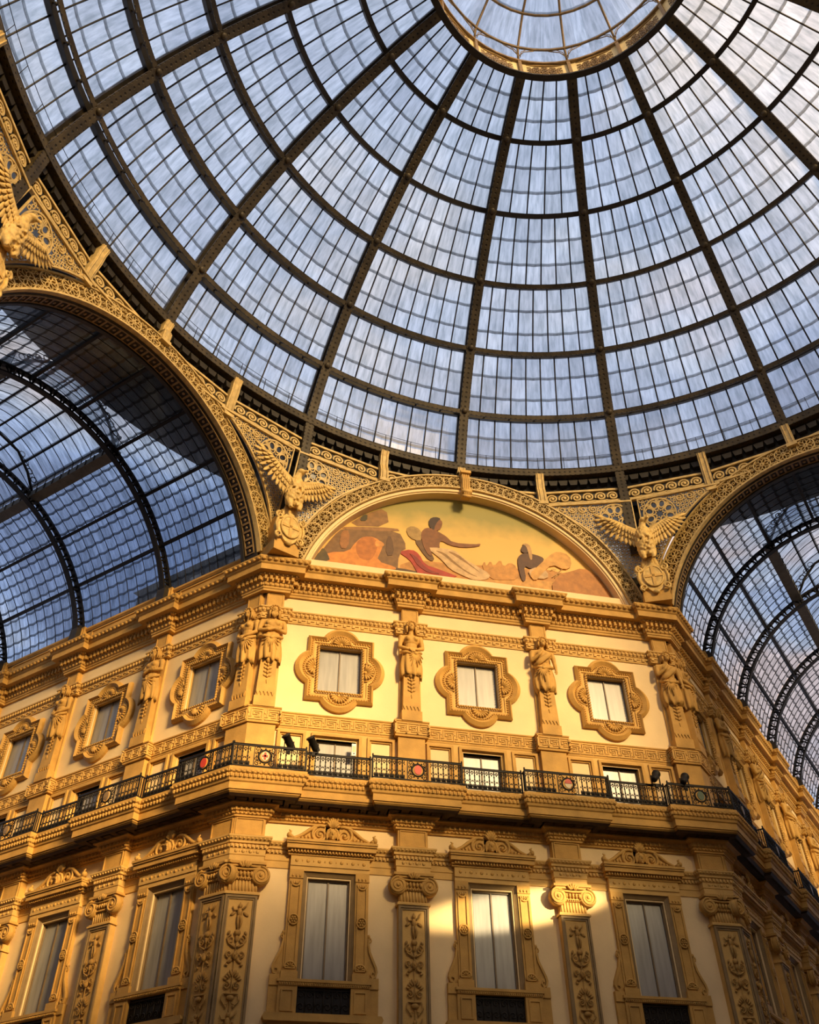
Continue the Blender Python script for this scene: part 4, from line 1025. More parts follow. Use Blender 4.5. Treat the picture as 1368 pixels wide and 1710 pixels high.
for i, (nm, c, pl) in enumerate(SHAPES):
    pl = [(x, z) if math.hypot(x, z - AZ) < MR - .02 else ((MR - .02) * x / math.hypot(x, z - AZ), AZ + (MR - .02) * (z - AZ) / math.hypot(x, z - AZ)) for x, z in pl]
    # soften the outline by corner cutting
    for _ in range(1):
        q = []
        for a, b in zip(pl, pl[1:] + pl[:1]): q += [(a[0] * .75 + b[0] * .25, a[1] * .75 + b[1] * .25), (a[0] * .25 + b[0] * .75, a[1] * .25 + b[1] * .75)]
        pl = q
    c = tuple(v * f for v, f in zip(c, (.8, .66, .55)))
    MB().prism(pl, .356 - .002 * (i + 1), .37).obj(nm, mural_mat('mosaic_%s_%d' % (nm, i), c, .28), t)
mb = MB()
for k in range(60):     # painted straw and stubble strokes
    x = rnd.uniform(3.4, 5.7); z = rnd.uniform(22.1, 23.3); a = rnd.uniform(-.6, .9); l = rnd.uniform(.2, .5)
    if math.hypot(x + l * math.cos(a), z - AZ + l * math.sin(a)) < MR - .1: mb.ribbon([(x, z), (x + l * .5 * math.cos(a), z + l * .5 * math.sin(a) + .04), (x + l * math.cos(a), z + l * math.sin(a))], [.03, .035, .01], .30, .305)
mb.obj('painted_straw', mural_mat('mosaic_straw', (.36, .19, .04)), t, kind='stuff')

def arch_band(label, mw, r0, r1, soffit, a0):
    """pierced band of roundels round an arch"""
    t = thing('arch_band', label, 'arch', mw, 'pierced arch bands')
    rm = (r0 + r1) / 2; wd = r1 - r0
    arcslab(MB(), r1 - .07, r1, -.14, .06, a0, 180 - a0, 60).obj('outer_rim', GILT, t)
    arcslab(MB(), r0, r0 + .07, -.14, .06, a0, 180 - a0, 60).obj('inner_rim', GILT, t)
    arcslab(MB(), r0 + .03, r1 - .03, .02, .05, a0, 180 - a0, 60).obj('backing', GILT_D, t)
    n = int(R(180 - 2 * a0) * rm / (wd * 1.08)); rr = wd / 2 - .06
    mb = MB(); mb.ribbon([(rr * math.cos(R(15 * k)), rr * math.sin(R(15 * k))) for k in range(24)], .045, -.10, 0, True)
    for k in range(8):
        a = R(45 * k); cx, cz = rr * .55 * math.cos(a), rr * .55 * math.sin(a)
        mb.ribbon([(cx + math.cos(a) * .11 * math.cos(R(45 * q)) - math.sin(a) * .065 * math.sin(R(45 * q)), cz + math.sin(a) * .11 * math.cos(R(45 * q)) + math.cos(a) * .065 * math.sin(R(45 * q))) for q in range(8)], .028, -.10, 0, True)
    mb.ribbon([(.05 * math.cos(R(60 * k)), .05 * math.sin(R(60 * k))) for k in range(6)], .03, -.11, 0, True)
    me = mb.mesh('roundel', GILT)
    mb = MB()
    for k in range(n):
        a = a0 + (180 - 2 * a0) * (k + .5) / n
        link('roundel', me, t, mw=Matrix.Translation((rm * math.cos(R(a)), 0, AZ + rm * math.sin(R(a)))) @ Matrix.Rotation(-R(a - 90), 4, 'Y'))
        a2 = a0 + (180 - 2 * a0) * k / n
        for o in (-1, 1):    # small scrolls in the gaps
            r_ = rm + o * (wd / 2 - .15)
            for o2 in (-1, 1):
                b = a2 + o2 * math.degrees(.07 / rm)
                mb.ribbon(spiral(r_ * math.cos(R(b)), AZ + r_ * math.sin(R(b)), .075, .02, a2 + 90 * o2, 1.2 * o2 * o, 9), .028, -.09, .0)
        mb.ribbon([(rm * math.cos(R(a2)) + .06 * math.cos(R(90 * q)), AZ + rm * math.sin(R(a2)) + .06 * math.sin(R(90 * q))) for q in range(4)], .025, -.09, 0, True)
    mb.obj('scroll_fill', GILT, t, kind='stuff')
    if soffit:
        arcslab(MB(), r0 - .02, r0 + .16, .05, .62, a0 - 4, 184 - a0, 60).obj('soffit_shell', IRON_D, t)
        mb = MB(); nn = 54
        for k in range(nn):
            for yy in (.34,):
                a = R(a0 + (180 - 2 * a0) * (k + .5) / nn); rq = r0 - .03
                u = MB().rframe(-.15, .15, -.2, .2, .035, -.03, .03)
                u.ell((0, -.01, 0), (.06, .03, .06), 6, 4)
                M_ = Matrix.Translation((rq * math.cos(a), yy, AZ + rq * math.sin(a))) @ Matrix.Rotation(-(a - math.pi / 2), 4, 'Y') @ Matrix.Rotation(R(90), 4, 'X')
                put(mb, u, M_)
        mb.obj('soffit_coffers', GILT_D, t, kind='stuff')
        arcslab(MB(), r0 - .10, r0 + .14, .58, .72, a0 - 4, 184 - a0, 60).obj('rear_rim', IRON_D, t)
    return t
LM = Matrix.Translation((-CH - S2 * HW, -S2 * HW, 0)) @ Matrix.Rotation(R(45), 4, 'Z')     # arm frame: y outward, x across
RM = Matrix.Translation((CH + S2 * HW, -S2 * HW, 0)) @ Matrix.Rotation(R(-45), 4, 'Z')
arch_band('gilded pierced arch band above the central mosaic', Matrix.Translation((0, -.06, 0)), 6.56, 7.26, False, 13)
arch_band('brightly lit gilded arch band over the left glass vault', LM, 6.34, 7.12, True, 15)
arch_band('shaded gilded arch band over the right glass vault', RM, 6.34, 7.12, True, 15)
mb = MB(); arcslab(mb, 6.36, 6.42, -.04, .4, 10, 170, 60); arcslab(mb, 6.42, 6.54, -.10, .4, 10, 170, 60); o = mb.obj('trim_8', PLASTER, None, None, 'structure'); tag(o, 'smooth cream moulding framing the mosaic half circle', 'moulding')
# keystone bracket over the mosaic
t = thing('keystone_bracket', 'fluted stone bracket hanging over the top of the mosaic', 'bracket', Matrix.Translation((0, -.15, 26.2)))
mb = MB()
for i in range(4): mb.ribbon([(0, 0)], .1, 0, 0) if False else mb.tube([(-.12 + .08 * i, -.16, 1.1), (-.12 + .08 * i, -.22, .7), (-.12 + .08 * i, -.18, .3), (-.11 + .073 * i, -.26, .05), (-.10 + .066 * i, -.22, -.18)], .042, 6)
mb.box(-.18, .18, -.16, .1, -.15, 1.1); mb.obj('fluted_face', STONE2, t)
mb = MB(); mb.tube([(-.2, -.24, .02), (.2, -.24, .02)], .09, 10); mb.tube([(-.17, -.20, -.2), (.17, -.20, -.2)], .07, 10); mb.obj('scroll', STONE2, t)
MB().box(-.22, .22, -.3, .1, 1.06, 1.2).obj('cap', STONE2, t)

# ================================================================== DRUM: SPANDRELS, FRIEZE, BRACKETS
DM = Matrix.Translation((0, DC, 0))
def side(th):
    """apothem and centre angle of the octagon side at angle th (0 = central facade, + to the right)"""
    k = round(th / 45.0); return (17.129 if k % 2 == 0 else 17.415), 45.0 * k
def fret_panel(label, thc, sgn):
    """pierced spandrel between an arch and the corner rib; thc centre angle of the side, sgn which end"""
    ap, _ = side(thc); central = ap < 17.2
    rout = 7.30 if central else 7.16; half = CH if central else HW
    xc = ap * math.tan(R(23.62 if central else 21.36)) - .14
    t = thing('spandrel_panel', label, 'spandrel', DM, 'pierced spandrel panels')
    def P(x, z, off=0):
        th = R(thc) + math.atan2(sgn * x, ap); rp = ap / math.cos(math.atan2(x, ap)) + .12
        f = max(0, min(1, (z - 22) / 4.5)); r = rp + (17.55 - rp) * f + off
        return (r * math.sin(th), r * math.cos(th), z)
    def xa(z): return math.sqrt(max(0, rout ** 2 - (z - AZ) ** 2))
    def inside(x, z, m=0): return x < xc - m and z < 26.46 - m and z > 23.0 and math.hypot(x, z - AZ) > rout + m
    def mapped(mb):
        mb.v = [P(x, z, y) for x, y, z in mb.v]; return mb
    sx, sz = (xc - .86, 25.66)
    star = MB()
    pts = []
    for k in range(16): rr = .24 if k % 2 == 0 else .15; pts.append((sx + rr * math.cos(R(22.5 * k)), sz + rr * math.sin(R(22.5 * k))))
    star.ribbon(pts, .05, -.05, .0, True)
    for k in range(8):
        a = R(45 * k + 22.5); cx, cz = sx + .46 * math.cos(a), sz + .46 * math.sin(a)
        star.ribbon([(cx + math.cos(a) * .17 * math.cos(R(q)) - math.sin(a) * .135 * math.sin(R(q)), cz + math.sin(a) * .17 * math.cos(R(q)) + math.cos(a) * .135 * math.sin(R(q))) for q in range(0, 360, 30)], .05, -.05, 0, True)
        a = R(45 * k); star.ribbon([(sx + .24 * math.cos(a), sz + .24 * math.sin(a)), (sx + .66 * math.cos(a), sz + .66 * math.sin(a))], .06, -.05, 0)
        star.ribbon([(sx + .60 * math.cos(a) + .075 * math.cos(R(q)), sz + .60 * math.sin(a) + .075 * math.sin(R(q))) for q in range(0, 360, 45)], .035, -.05, 0, True)
    star.ribbon([(sx + .70 * math.cos(R(q)), sz + .70 * math.sin(R(q))) for q in range(0, 360, 12)], .06, -.06, 0, True)
    mapped(star).obj('star_rosette', GILT, t)
    lace = MB(); step = .185; iz = 0; z = 23.0
    while z < 26.46:
        x = 2.0 + (iz % 2) * step / 2
        while x < xc:
            if inside(x, z, .05) and math.hypot(x - sx, z - sz) > .78:
                lace.ribbon([(x + .075 * math.cos(R(q)), z + .075 * math.sin(R(q))) for q in range(0, 360, 60)], .04, -.03, 0, True)
            x += step
        z += step * .87; iz += 1
    for k in range(5):
        z = 26.2; x = xa(26.2) + .35 + k * .45
        if inside(x, z, .15) and math.hypot(x - sx, z - sz) > .9: lace.ribbon(spiral(x, z, .2, .03, 90, 1.6, 16), .045, -.06, 0)
    mapped(lace).obj('lace_fretwork', GILT, t, kind='stuff')
    edge = MB(); zz = [23.1 + (26.46 - 23.1) * i / 16 for i in range(17)]
    edge.ribbon([(xa(z) + .04, z) for z in zz], .07, -.06, .02); edge.ribbon([(xa(26.46), 26.44), (xc, 26.44), (xc, 24), (xc, 23.1)], .08, -.06, .02)
    mapped(edge).obj('border', GILT, t)
    back = MB()
    vs = []; fs = []
    for z in zz: vs += [P(min(xa(z), xc), z, .06), P(xc, z, .06)]
    for i in range(16): fs.append((2 * i, 2 * i + 1, 2 * i + 3, 2 * i + 2))
    back.add(vs, fs); back.uv = {i: (v[0], v[2]) for i, v in enumerate(back.v)}
    back.obj('frosted_backing', FROST, t)
    return t
SP = [(-45, 1, 'pierced star spandrel left of the left corner rib, lit gold'), (0, -1, 'pierced star spandrel at the upper left of the mosaic arch'),
      (0, 1, 'pierced star spandrel at the upper right of the mosaic arch'), (45, -1, 'pierced star spandrel right of the right corner rib'),
      (-45, -1, 'pierced star spandrel at the far left edge above the left vault arch'), (-90, 1, 'pierced star spandrel beyond the far left corner rib')]
for thc, sg, lb in SP: fret_panel(lb, thc, sg)

def frieze_seg():
    t = thing('scroll_frieze', '', 'frieze', DM, 'running scroll friezes')
    w_ = 17.5 * R(11.25) / 2 - .20
    mb = MB().box(-w_, w_, 17.56, 17.62, 26.50, 27.28); mb.obj('backing', IRON_D, t)
    MB().box(-w_, w_, 17.44, 17.58, 26.48, 26.56).box(-w_, w_, 17.46, 17.58, 27.16, 27.26).obj('border', GILT, t)
    me = None; n = 6
    for k in range(n):
        x = -w_ + (k + .5) * 2 * w_ / n
        if me is None:
            s = MB().ribbon(spiral(0, 0, .235, .04, 200, -1.7, 24), .065, -.06, 0); s.ribbon([(-.26, -.22), (-.12, -.24), (.1, -.23), (.27, -.2)], .05, -.05, 0); s.ell((0, -.04, 0), (.05, .04, .05), 6, 4)
            me = s.mesh('scroll', GILT)
        link('scroll', me, t, mw=Matrix.Translation((x, 17.54, 26.86)))
    return t
first = None
FR = {-7: 'beyond the far left corner', -6: 'at the far left above the left vault', -5: 'left of centre above the left vault arch', -4: 'near the crown of the left vault arch', -3: 'right of the crown of the left vault arch', -2: 'above the left corner spandrel on the vault side',
      -1: '', }
idx = 0
for k in range(-9, 8):
    th = 5.625 + 11.25 * k
    if th < -88 or th > 72: continue
    sd_ = 'right' if th > 0 else 'left'
    lb = 'gilded scroll frieze under the dome ring, ' + ORD[min(8, int(abs(th) // 11.25))] + ' ' + sd_ + ' of the keystone'
    M_ = DM @ Matrix.Rotation(-R(th), 4, 'Z')
    if first is None: first = frieze_seg(); first.matrix_world = M_; first['label'] = lb
    else: copy_tree(first, M_, lb)
# brackets between the ring and the arches
def ring_bracket(label, th, z0, r0):
    t = thing('ring_bracket', label, 'bracket', DM @ Matrix.Rotation(-R(th), 4, 'Z'), 'ring brackets')
    pth = [(r0, z0), (r0 - .04, z0 + .5), (17.36, 27.35), (17.30, 27.8), (17.20, 28.05)]
    mb = MB(); vs = []; fs = []
    for r, z in pth: vs += [(-.17, r, z), (.17, r, z), (.17, r + .28, z + .1), (-.17, r + .28, z + .1)]
    for i in range(len(pth) - 1):
        for k in range(4): fs.append((4 * i + k, 4 * i + (k + 1) % 4, 4 * i + 4 + (k + 1) % 4, 4 * i + 4 + k))
    fs += [(0, 3, 2, 1), (16, 17, 18, 19)]; mb.add(vs, fs); mb.obj('bracket_body', GILT, t)
    MB().box(-.21, .21, r0 - .06, r0 + .25, z0 - .1, z0 + .06).obj('foot', GILT, t)
    mb = MB()
    for x in (-.09, .09): mb.tube([(x, r - .01, z) for r, z in pth], .025, 5)
    mb.obj('ribs', GILT, t)
for th, z0, r0, nm in ((-11.25, 26.45, 17.30, 'left of the mosaic keystone'), (11.25, 26.45, 17.30, 'right of the mosaic keystone'), (-33.75, 26.30, 17.55, 'right of the left arch crown'), (-45, 26.95, 17.22, 'at the crown of the left arch'),
                       (-56.25, 26.30, 17.55, 'left of the left arch crown'), (33.75, 26.30, 17.55, 'left of the right arch crown'), (45, 26.95, 17.22, 'at the crown of the right arch'), (-78.75, 26.45, 17.30, 'beyond the far left corner'), (0, 27.2, 17.10, 'directly above the mosaic keystone')):
    ring_bracket('gilded bracket from dome ring to arch, ' + nm, th, z0, r0)

# ================================================================== EAGLES
def eagle_parts(t):
    mb = MB(); mb.ell((0, 0, .75), (.34, .30, .62), 14, 10, (R(-10), 0, 0)); mb.ell((0, -.12, 1.15), (.26, .24, .34), 12, 8); mb.tube([(0, -.1, 1.3), (.02, -.14, 1.6), (.05, -.18, 1.78)], [.21, .15, .13], 10)
    mb.ell((.09, -.24, 1.84), (.16, .17, .13), 10, 8); mb.tube([(.18, -.34, 1.85), (.27, -.43, 1.84), (.30, -.45, 1.74)], [.07, .055, .012], 8)
    for o in (-1, 1): mb.tube([(.17 * o, -.05, .45), (.2 * o, -.18, .2), (.17 * o, -.22, -.05)], [.19, .13, .07], 8); [mb.tube([(.17 * o, -.22, -.05), ((.17 + .07 * q) * o, -.36, -.12)], [.04, .02], 5) for q in (-1, 0, 1)]
    r = random.Random(3)
    for k in range(150):      # breast feathers
        a = r.uniform(-1.9, 1.9); z = r.uniform(.15, 1.55); rx = .34 * math.sqrt(max(.08, 1 - ((z - .78) / .9) ** 2))
        mb.ell((rx * math.sin(a), -.06 - .9 * rx * math.cos(a), z), (.055, .04, .085), 6, 4, (0, .3 * math.sin(a), 0))
    fobj('body', mb, .026, EAGLE, t, 1)
    for o, up in ((-1, 1.0), (1, .5)):
        mb = MB()
        le = [Vector((.16 * o, -.05, 1.28)), Vector((.50 * o, -.02, 1.50 + .12 * up)), Vector((.88 * o, .0, 1.62 + .42 * up)), Vector((1.22 * o, .02, 1.62 + .80 * up))]
        def at(f):
            q = min(2.999, f * 3); i = int(q); return le[i].lerp(le[i + 1], q - i)
        mb.tube([at(i / 6) for i in range(7)], [.20, .19, .16, .13, .11, .08, .05], 8, flat=.7)
        dtip = math.degrees(math.atan2((le[3] - le[2]).z, abs((le[3] - le[2]).x)))
        def layer(n, f0, f1, L0, L1, wd, yo, spread_):
            for i in range(n):
                f = i / (n - 1); base = at(f0 + (f1 - f0) * f) + Vector((0, yo, -.02)); a = R(-97 + (97 + dtip - 6) * f ** 2.1 * spread_)
                L_ = L0 + (L1 - L0) * f; d_ = Vector((math.cos(a) * o, .04, math.sin(a)))
                mb.tube([base, base + d_ * L_ * .45 + Vector((0, -.02, 0)), base + d_ * L_ * .85, base + d_ * L_], [wd * .7, wd, wd * .8, wd * .25], 7, flat=.30)
        layer(14, .05, 1.0, .78, .66, .085, .05, .95); layer(13, .05, .92, .46, .40, .075, -.03, .8); layer(12, .05, .85, .26, .22, .065, -.09, .7)
        mb.obj('wing', EAGLE, t)
    mb = MB()
    for i in range(5): mb.tube([((i - 2) * .07, .1, .35), ((i - 2) * .12, .12, -.1), ((i - 2) * .16, .12, -.35)], [.06, .09, .03], 6, flat=.3)
    mb.obj('tail', EAGLE, t)
def cart_parts(t):
    n = 28; out = []
    for k in range(n):
        a = 2 * math.pi * k / n; out.append(((.50 + .05 * math.cos(4 * a)) * math.cos(a), (.66 + .05 * math.cos(4 * a)) * math.sin(a)))
    MB().prism(out, -.12, .10).obj('cartouche', EAGLE, t)
    ov = [(.36 * math.cos(2 * math.pi * k / n), .47 * math.sin(2 * math.pi * k / n) + .02) for k in range(n)]
    sh = MB().prism(ov, -.17, .0).obj('shield', EAGLE, t)
    MB().tube(xz(ov + ov[:1], -.16), .04, 6).obj('rim', EAGLE, sh)
    MB().box(-.055, .055, -.20, -.16, -.43, .47).box(-.34, .34, -.20, -.16, -.03, .08).obj('cross', STONE2, sh)
    mb = MB()
    for o in (-1, 1):
        mb.tube(xz(spiral(.46 * o, .40, .16, .03, 90, -1.4 * o, 16), -.14), [.06 - .002 * i for i in range(17)], 6); mb.tube(xz(spiral(.42 * o, -.46, .15, .03, -90, 1.4 * o, 16), -.14), [.055 - .002 * i for i in range(17)], 6)
        mb.tube([(.5 * o, -.13, .28), (.56 * o, -.13, 0), (.5 * o, -.13, -.34)], [.05, .06, .05], 6)
    mb.ell((0, -.12, -.68), (.14, .08, .1), 8, 5); mb.obj('scrollwork', EAGLE, t)
    MB().box(-.5, .5, -.02, 1.2, -1.05, -.55).box(-.32, .32, .05, 1.2, -.6, .9).obj('plinth', STONE, t)
def corner_m(sx, far=False):
    x, y = (sx * CH, 0) if not far else (-cr[0], cr[1])
    ang = math.atan2(DC - y, 0 - x)      # facing the middle of the octagon
    return x + 1.30 * math.cos(ang), y + 1.30 * math.sin(ang), ang + math.pi / 2
fe = fc = None
for sx, far, nm in ((-1, False, 'at the left end of the mosaic'), (1, False, 'at the right end of the mosaic'), (-1, True, 'at the far left edge')):
    x, y, rz = corner_m(sx, far); M_ = Matrix.Translation((x, y, 23.15)) @ Matrix.Rotation(rz, 4, 'Z')
    if sx > 0: M_ = M_ @ Matrix.Scale(-1, 4, (1, 0, 0)) if False else M_
    l1 = 'golden eagle with spread wings ' + nm; l2 = 'oval cross shield under the eagle ' + nm; M2 = Matrix.Translation((x - .12 * math.cos(rz - math.pi / 2), y - .12 * math.sin(rz - math.pi / 2), 22.32)) @ Matrix.Rotation(rz, 4, 'Z')
    if fe is None:
        fe = thing('eagle_statue', l1, 'statue', M_, 'eagle statues'); eagle_parts(fe)
        fc = thing('shield_cartouche', l2, 'shield', M2, 'cross shields'); cart_parts(fc)
    else: copy_tree(fe, M_, l1); copy_tree(fc, M2, l2)

# ================================================================== DOME
SZ, SRi, SRg = 21.75, 18.50, 19.12      # sphere centre height, inner flange, glass
def sph(r, phi, th=0): return (r * math.cos(R(phi)) * math.sin(R(th)), r * math.cos(R(phi)) * math.cos(R(th)), SZ + r * math.sin(R(phi)))
BANDS = [20.4, 28.6, 37.6, 46.9, 56.2, 65.3, 73.2]
COLS = [9, 9, 8, 7, 5, 4]; ROWS = [3, 3, 3, 3, 3, 3]
def rib_proto(label):
    t = thing('dome_rib', label, 'rib', DM, 'dome ribs')
    def strip(r0, r1, hw, p0, p1, n, m, name, par=t):
        mb = MB()
        for face in range(4):
            def fn(i, j, f=face):
                ph = p0 + (p1 - p0) * i
                x, r = ((-hw + 2 * hw * j, r0), (hw, r0 + (r1 - r0) * j), (hw - 2 * hw * j, r1), (-hw, r1 - (r1 - r0) * j))[f]
                return (x, r * math.cos(R(ph)), SZ + r * math.sin(R(ph)))
            gl(mb, n, 1, fn, lambda i, j: (i * R(p1 - p0) * r0, .11 + .44 * j))
        return mb.obj(name, m, par)
    strip(SRi, SRi + .05, .20, 20, 73.4, 40, RIVET, 'inner_flange')
    strip(SRi + .05, SRi + .16, .03, 20, 73.4, 40, IRON_D, 'inner_angle')
    strip(SRg - .14, SRg + .06, .17, 20, 73.4, 40, IRON_D, 'outer_flange')
    mb = MB(); n = 54
    for i in range(n):          # pierced web
        a = 20.5 + 52.5 * (i + .5) / n; c = sph(SRi + .31, a)
        up_ = Vector((0, math.cos(R(a)), math.sin(R(a)))); tg = Vector((0, -math.sin(R(a)), math.cos(R(a))))
        ring = [Vector(c) + up_ * (.17 * math.cos(R(q))) + tg * (.15 * math.sin(R(q))) for q in range(0, 361, 45)]
        mb.tube([tuple(p) for p in ring], .05, 4, cap=False)
    mb.obj('pierced_web', RIVET, t, kind='stuff')
    for ph in BANDS[1:-1]:
        mb = MB(); c = sph(SRi - .03, ph); mb.ell(c, (.13, .07, .13), 10, 6, (R(ph), 0, 0)); mb.obj('boss', RIVET, t)
    return t
RIBL = {-5: 'far left, mostly outside the frame', -4: 'second from the left edge at the top', -3: 'falling to the far left eagle', -2: 'over the crown of the left vault arch', -1: 'falling to the left eagle', 0: 'straight above the mosaic keystone', 1: 'falling to the right eagle', 2: 'over the crown of the right vault arch', 3: 'at the upper right corner', 4: 'far right above the frame corner'}
first = None; POSTS = []
for k in range(-4, 5):
    M_ = DM @ Matrix.Rotation(-R(22.5 * k), 4, 'Z'); lb = 'riveted iron dome rib ' + RIBL[k]
    if first is None: first = rr_ = rib_proto(lb); first.matrix_world = M_
    else: rr_ = copy_tree(first, M_, lb)
    POSTS.append((k, rr_))

for k, o in POSTS:
    if k % 2:
        mb = MB(); pth = [(17.31, 28.1), (17.42, 27.0), (17.66, 25.6), (17.98, 24.0)]
        for f in range(4):
            def fn(i, j, f=f):
                q_ = i * 3; a = min(2, int(q_)); b_ = q_ - a; r = pth[a][0] + (pth[a + 1][0] - pth[a][0]) * b_; z = pth[a][1] + (pth[a + 1][1] - pth[a][1]) * b_
                x, d_ = ((-.19 + .38 * j, 0), (.19, .3 * j), (.19 - .38 * j, .3), (-.19, .3 - .3 * j))[f]
                return (x, r + d_, z)
            gl(mb, 12, 1, fn, lambda i, j: (i * 4.2, .11 + .44 * j))
        mb.obj('corner_post', RIVET, o)
CLEAR = bpy.data.materials.new('clear_glass'); CLEAR.use_nodes = True; CLEAR.node_tree.nodes.clear()
_t = CLEAR.node_tree.nodes.new('ShaderNodeBsdfTransparent'); _t.inputs[0].default_value = (.98, .985, .99, 1); _o = CLEAR.node_tree.nodes.new('ShaderNodeOutputMaterial'); CLEAR.node_tree.links.new(_t.outputs[0], _o.inputs[0])
def pane_mesh(name, pts, nrm, th, m, uvs):
    """thin pane: pts is the inner outline, dirt film on the inner face, clear glass behind"""
    n = len(pts); nv = Vector(nrm) * th
    vs = [tuple(p) for p in pts] + [tuple(Vector(p) + nv) for p in pts]
    fs = [tuple(range(n)), tuple(range(2 * n - 1, n - 1, -1))] + [(i, i + n, (i + 1) % n + n, (i + 1) % n) for i in range(n)]
    me = bpy.data.meshes.new(name); me.from_pydata(vs, [], fs); me.materials.append(m); me.materials.append(CLEAR)
    me.polygons.foreach_set('material_index', [0] + [1] * (len(fs) - 1))
    l = me.uv_layers.new(name='UVMap')
    for p in me.polygons:
        for li in p.loop_indices: l.data[li].uv = uvs[me.loops[li].vertex_index % n]
    me.update(); return me
def dome_bay(label):
    t = thing('dome_glazing', label, 'skylight', DM, 'dome glazing bays')
    hb = 11.25
    bars = MB()
    for b in range(6):
        p0, p1 = BANDS[b], BANDS[b + 1]; nc_, nr = COLS[b], ROWS[b]
        half = hb - math.degrees(.12 / (SRg * math.cos(R(p0))))
        for r in range(nr):
            a0 = p0 + (p1 - p0) * r / nr; a1 = p0 + (p1 - p0) * (r + 1) / nr; lap = .30
            for c in range(nc_):
                t0 = -half + 2 * half * c / nc_; t1 = -half + 2 * half * (c + 1) / nc_; tm = (t0 + t1) / 2
                lo, hi = SRg - .03, SRg + .03     # lower edge lies inside, upper edge tucked outside
                lo += rnd.uniform(-.012, .012)
                pts = [sph(lo, a0 - lap * .75, t0), sph(lo, a0 - lap, tm), sph(lo, a0 - lap * .75, t1), sph(hi, a1, t1), sph(hi, a1, t0)]
                wd = R(t1 - t0) * SRg * math.cos(R(a0)); ht = R(a1 - a0) * SRg
                me = pane_mesh('pane', pts, sph(1, (a0 + a1) / 2, tm)[0:2] + (math.sin(R((a0 + a1) / 2)),), .012, PANE, [(0, 0), (wd / 2, 0), (wd, 0), (wd, ht), (0, ht)])
                link('pane', me, t)
        for c in range(1, nc_):
            th = -half + 2 * half * c / nc_
            bars.tube([sph(SRg - .06, p0 + (p1 - p0) * i / 3, th) for i in range(4)], .033, 4)
    bars.obj('glazing_bars', IRON_D, t)
    for j, ph in enumerate(BANDS):
        mb = MB(); n = 8; hw_ = .42 if 0 < j < 6 else .3
        for f in range(4):
            def fn(i, jj, f=f):
                r, p = ((SRg - .22, -hw_ + 2 * hw_ * jj), (SRg - .22 + .26 * jj, hw_), (SRg + .04, hw_ - 2 * hw_ * jj), (SRg + .04 - .26 * jj, -hw_))[f]
                return sph(r, ph + p * .75, -hb + 2 * hb * i)
            gl(mb, n, 1, fn)
        mb.obj('purlin', IRON_D, t)
        if 1 <= j <= 3:      # slender inner tie carried on brackets
            mb = MB()
            for f in range(4):
                def fn(i, jj, f=f):
                    r, p = ((SRi + .02, -.30 + .6 * jj), (SRi + .02 + .05 * jj, .30), (SRi + .07, .30 - .6 * jj), (SRi + .07 - .05 * jj, -.30))[f]
                    return sph(r, ph - .1 + p, -hb + 2 * hb * i)
                gl(mb, n, 1, fn, lambda i, jj: (i * R(22.5) * SRi * math.cos(R(ph)), .11 + jj * .2))
            mb.obj('inner_tie', RIVET, t)
            mb = MB()
            for q in (-2, -1, 0, 1, 2):
                a = sph(SRi + .06, ph - .1, q * 3.9); b_ = sph(SRg - .2, ph, q * 3.9); mb.tube([a, b_], .035, 4); mb.ell(tuple((Vector(a) + Vector(b_)) / 2), (.07, .07, .07), 6, 4)
            mb.obj('tie_struts', IRON_D, t)
    return t
first = None
BL = ['at the left edge beyond the far left rib', 'above the left half of the left vault arch', 'above the right half of the left vault arch', 'left of the mosaic keystone rib', 'right of the mosaic keystone rib', 'above the right eagle toward the right vault', 'above the right vault arch', 'at the upper right corner']
for q, k in enumerate(range(-4, 4)):
    M_ = DM @ Matrix.Rotation(-R(22.5 * (k + .5)), 4, 'Z'); lb = 'curved bay of blue-grey dome glass ' + BL[q]
    if first is None: first = dome_bay(lb); first.matrix_world = M_
    else: copy_tree(first, M_, lb)
# the dome goes on behind the viewer in simpler sheets
for k in range(4, 12):
    M_ = DM @ Matrix.Rotation(-R(22.5 * (k + .5)), 4, 'Z')
    t = thing('dome_glazing', 'plain dome glass behind the viewer, %s bay round from the right' % ORD[k - 4], 'skylight', M_, 'rear dome glazing')
    for b in range(6):
        p0, p1 = BANDS[b], BANDS[b + 1]
        for c in range(2):
            t0, t1 = (-11, 0) if c == 0 else (0, 11)
            pts = [sph(SRg, p0, t0), sph(SRg, p0, t1), sph(SRg, p1, t1), sph(SRg, p1, t0)]
            link('pane', pane_mesh('pane', pts, (0, math.cos(R(p0)), math.sin(R(p0))), .012, PANE, [(0, .5), (3, .5), (3, 3), (0, 3)]), t)
        MB().tube([sph(SRg - .1, p0, -11 + 5.5 * i) for i in range(5)], .14, 4).obj('purlin', IRON_D, t)
    MB().tube([sph(SRg - .3, p, -11.25) for p in range(20, 75, 6)], .22, 4).obj('rib', IRON_D, t)
# ring girder at the foot of the dome
t = thing('ring_girder', 'riveted iron ring girder at the foot of the dome', 'girder', DM)
def ringslab(r0, r1, z0, z1, m, name, a0=-110, a1=100, n=120):
    mb = MB()
    for f in range(4):
        def fn(i, j, f=f):
            a = R(a0 + (a1 - a0) * i); r, z = ((r0, z0 + (z1 - z0) * j), (r0 + (r1 - r0) * j, z1), (r1, z1 - (z1 - z0) * j), (r1 - (r1 - r0) * j, z0))[f]
            return (r * math.sin(a), r * math.cos(a), z)
        gl(mb, n, 1, fn, lambda i, j: (i * R(a1 - a0) * r0, .11 + j * .44))
    return mb.obj(name, m, t)
ringslab(17.30, 17.36, 28.02, 28.42, RIVET, 'inner_plate'); ringslab(17.30, 17.75, 28.38, 28.44, RIVET, 'top_plate'); ringslab(17.36, 17.8, 28.02, 28.07, RIVET, 'bottom_plate')
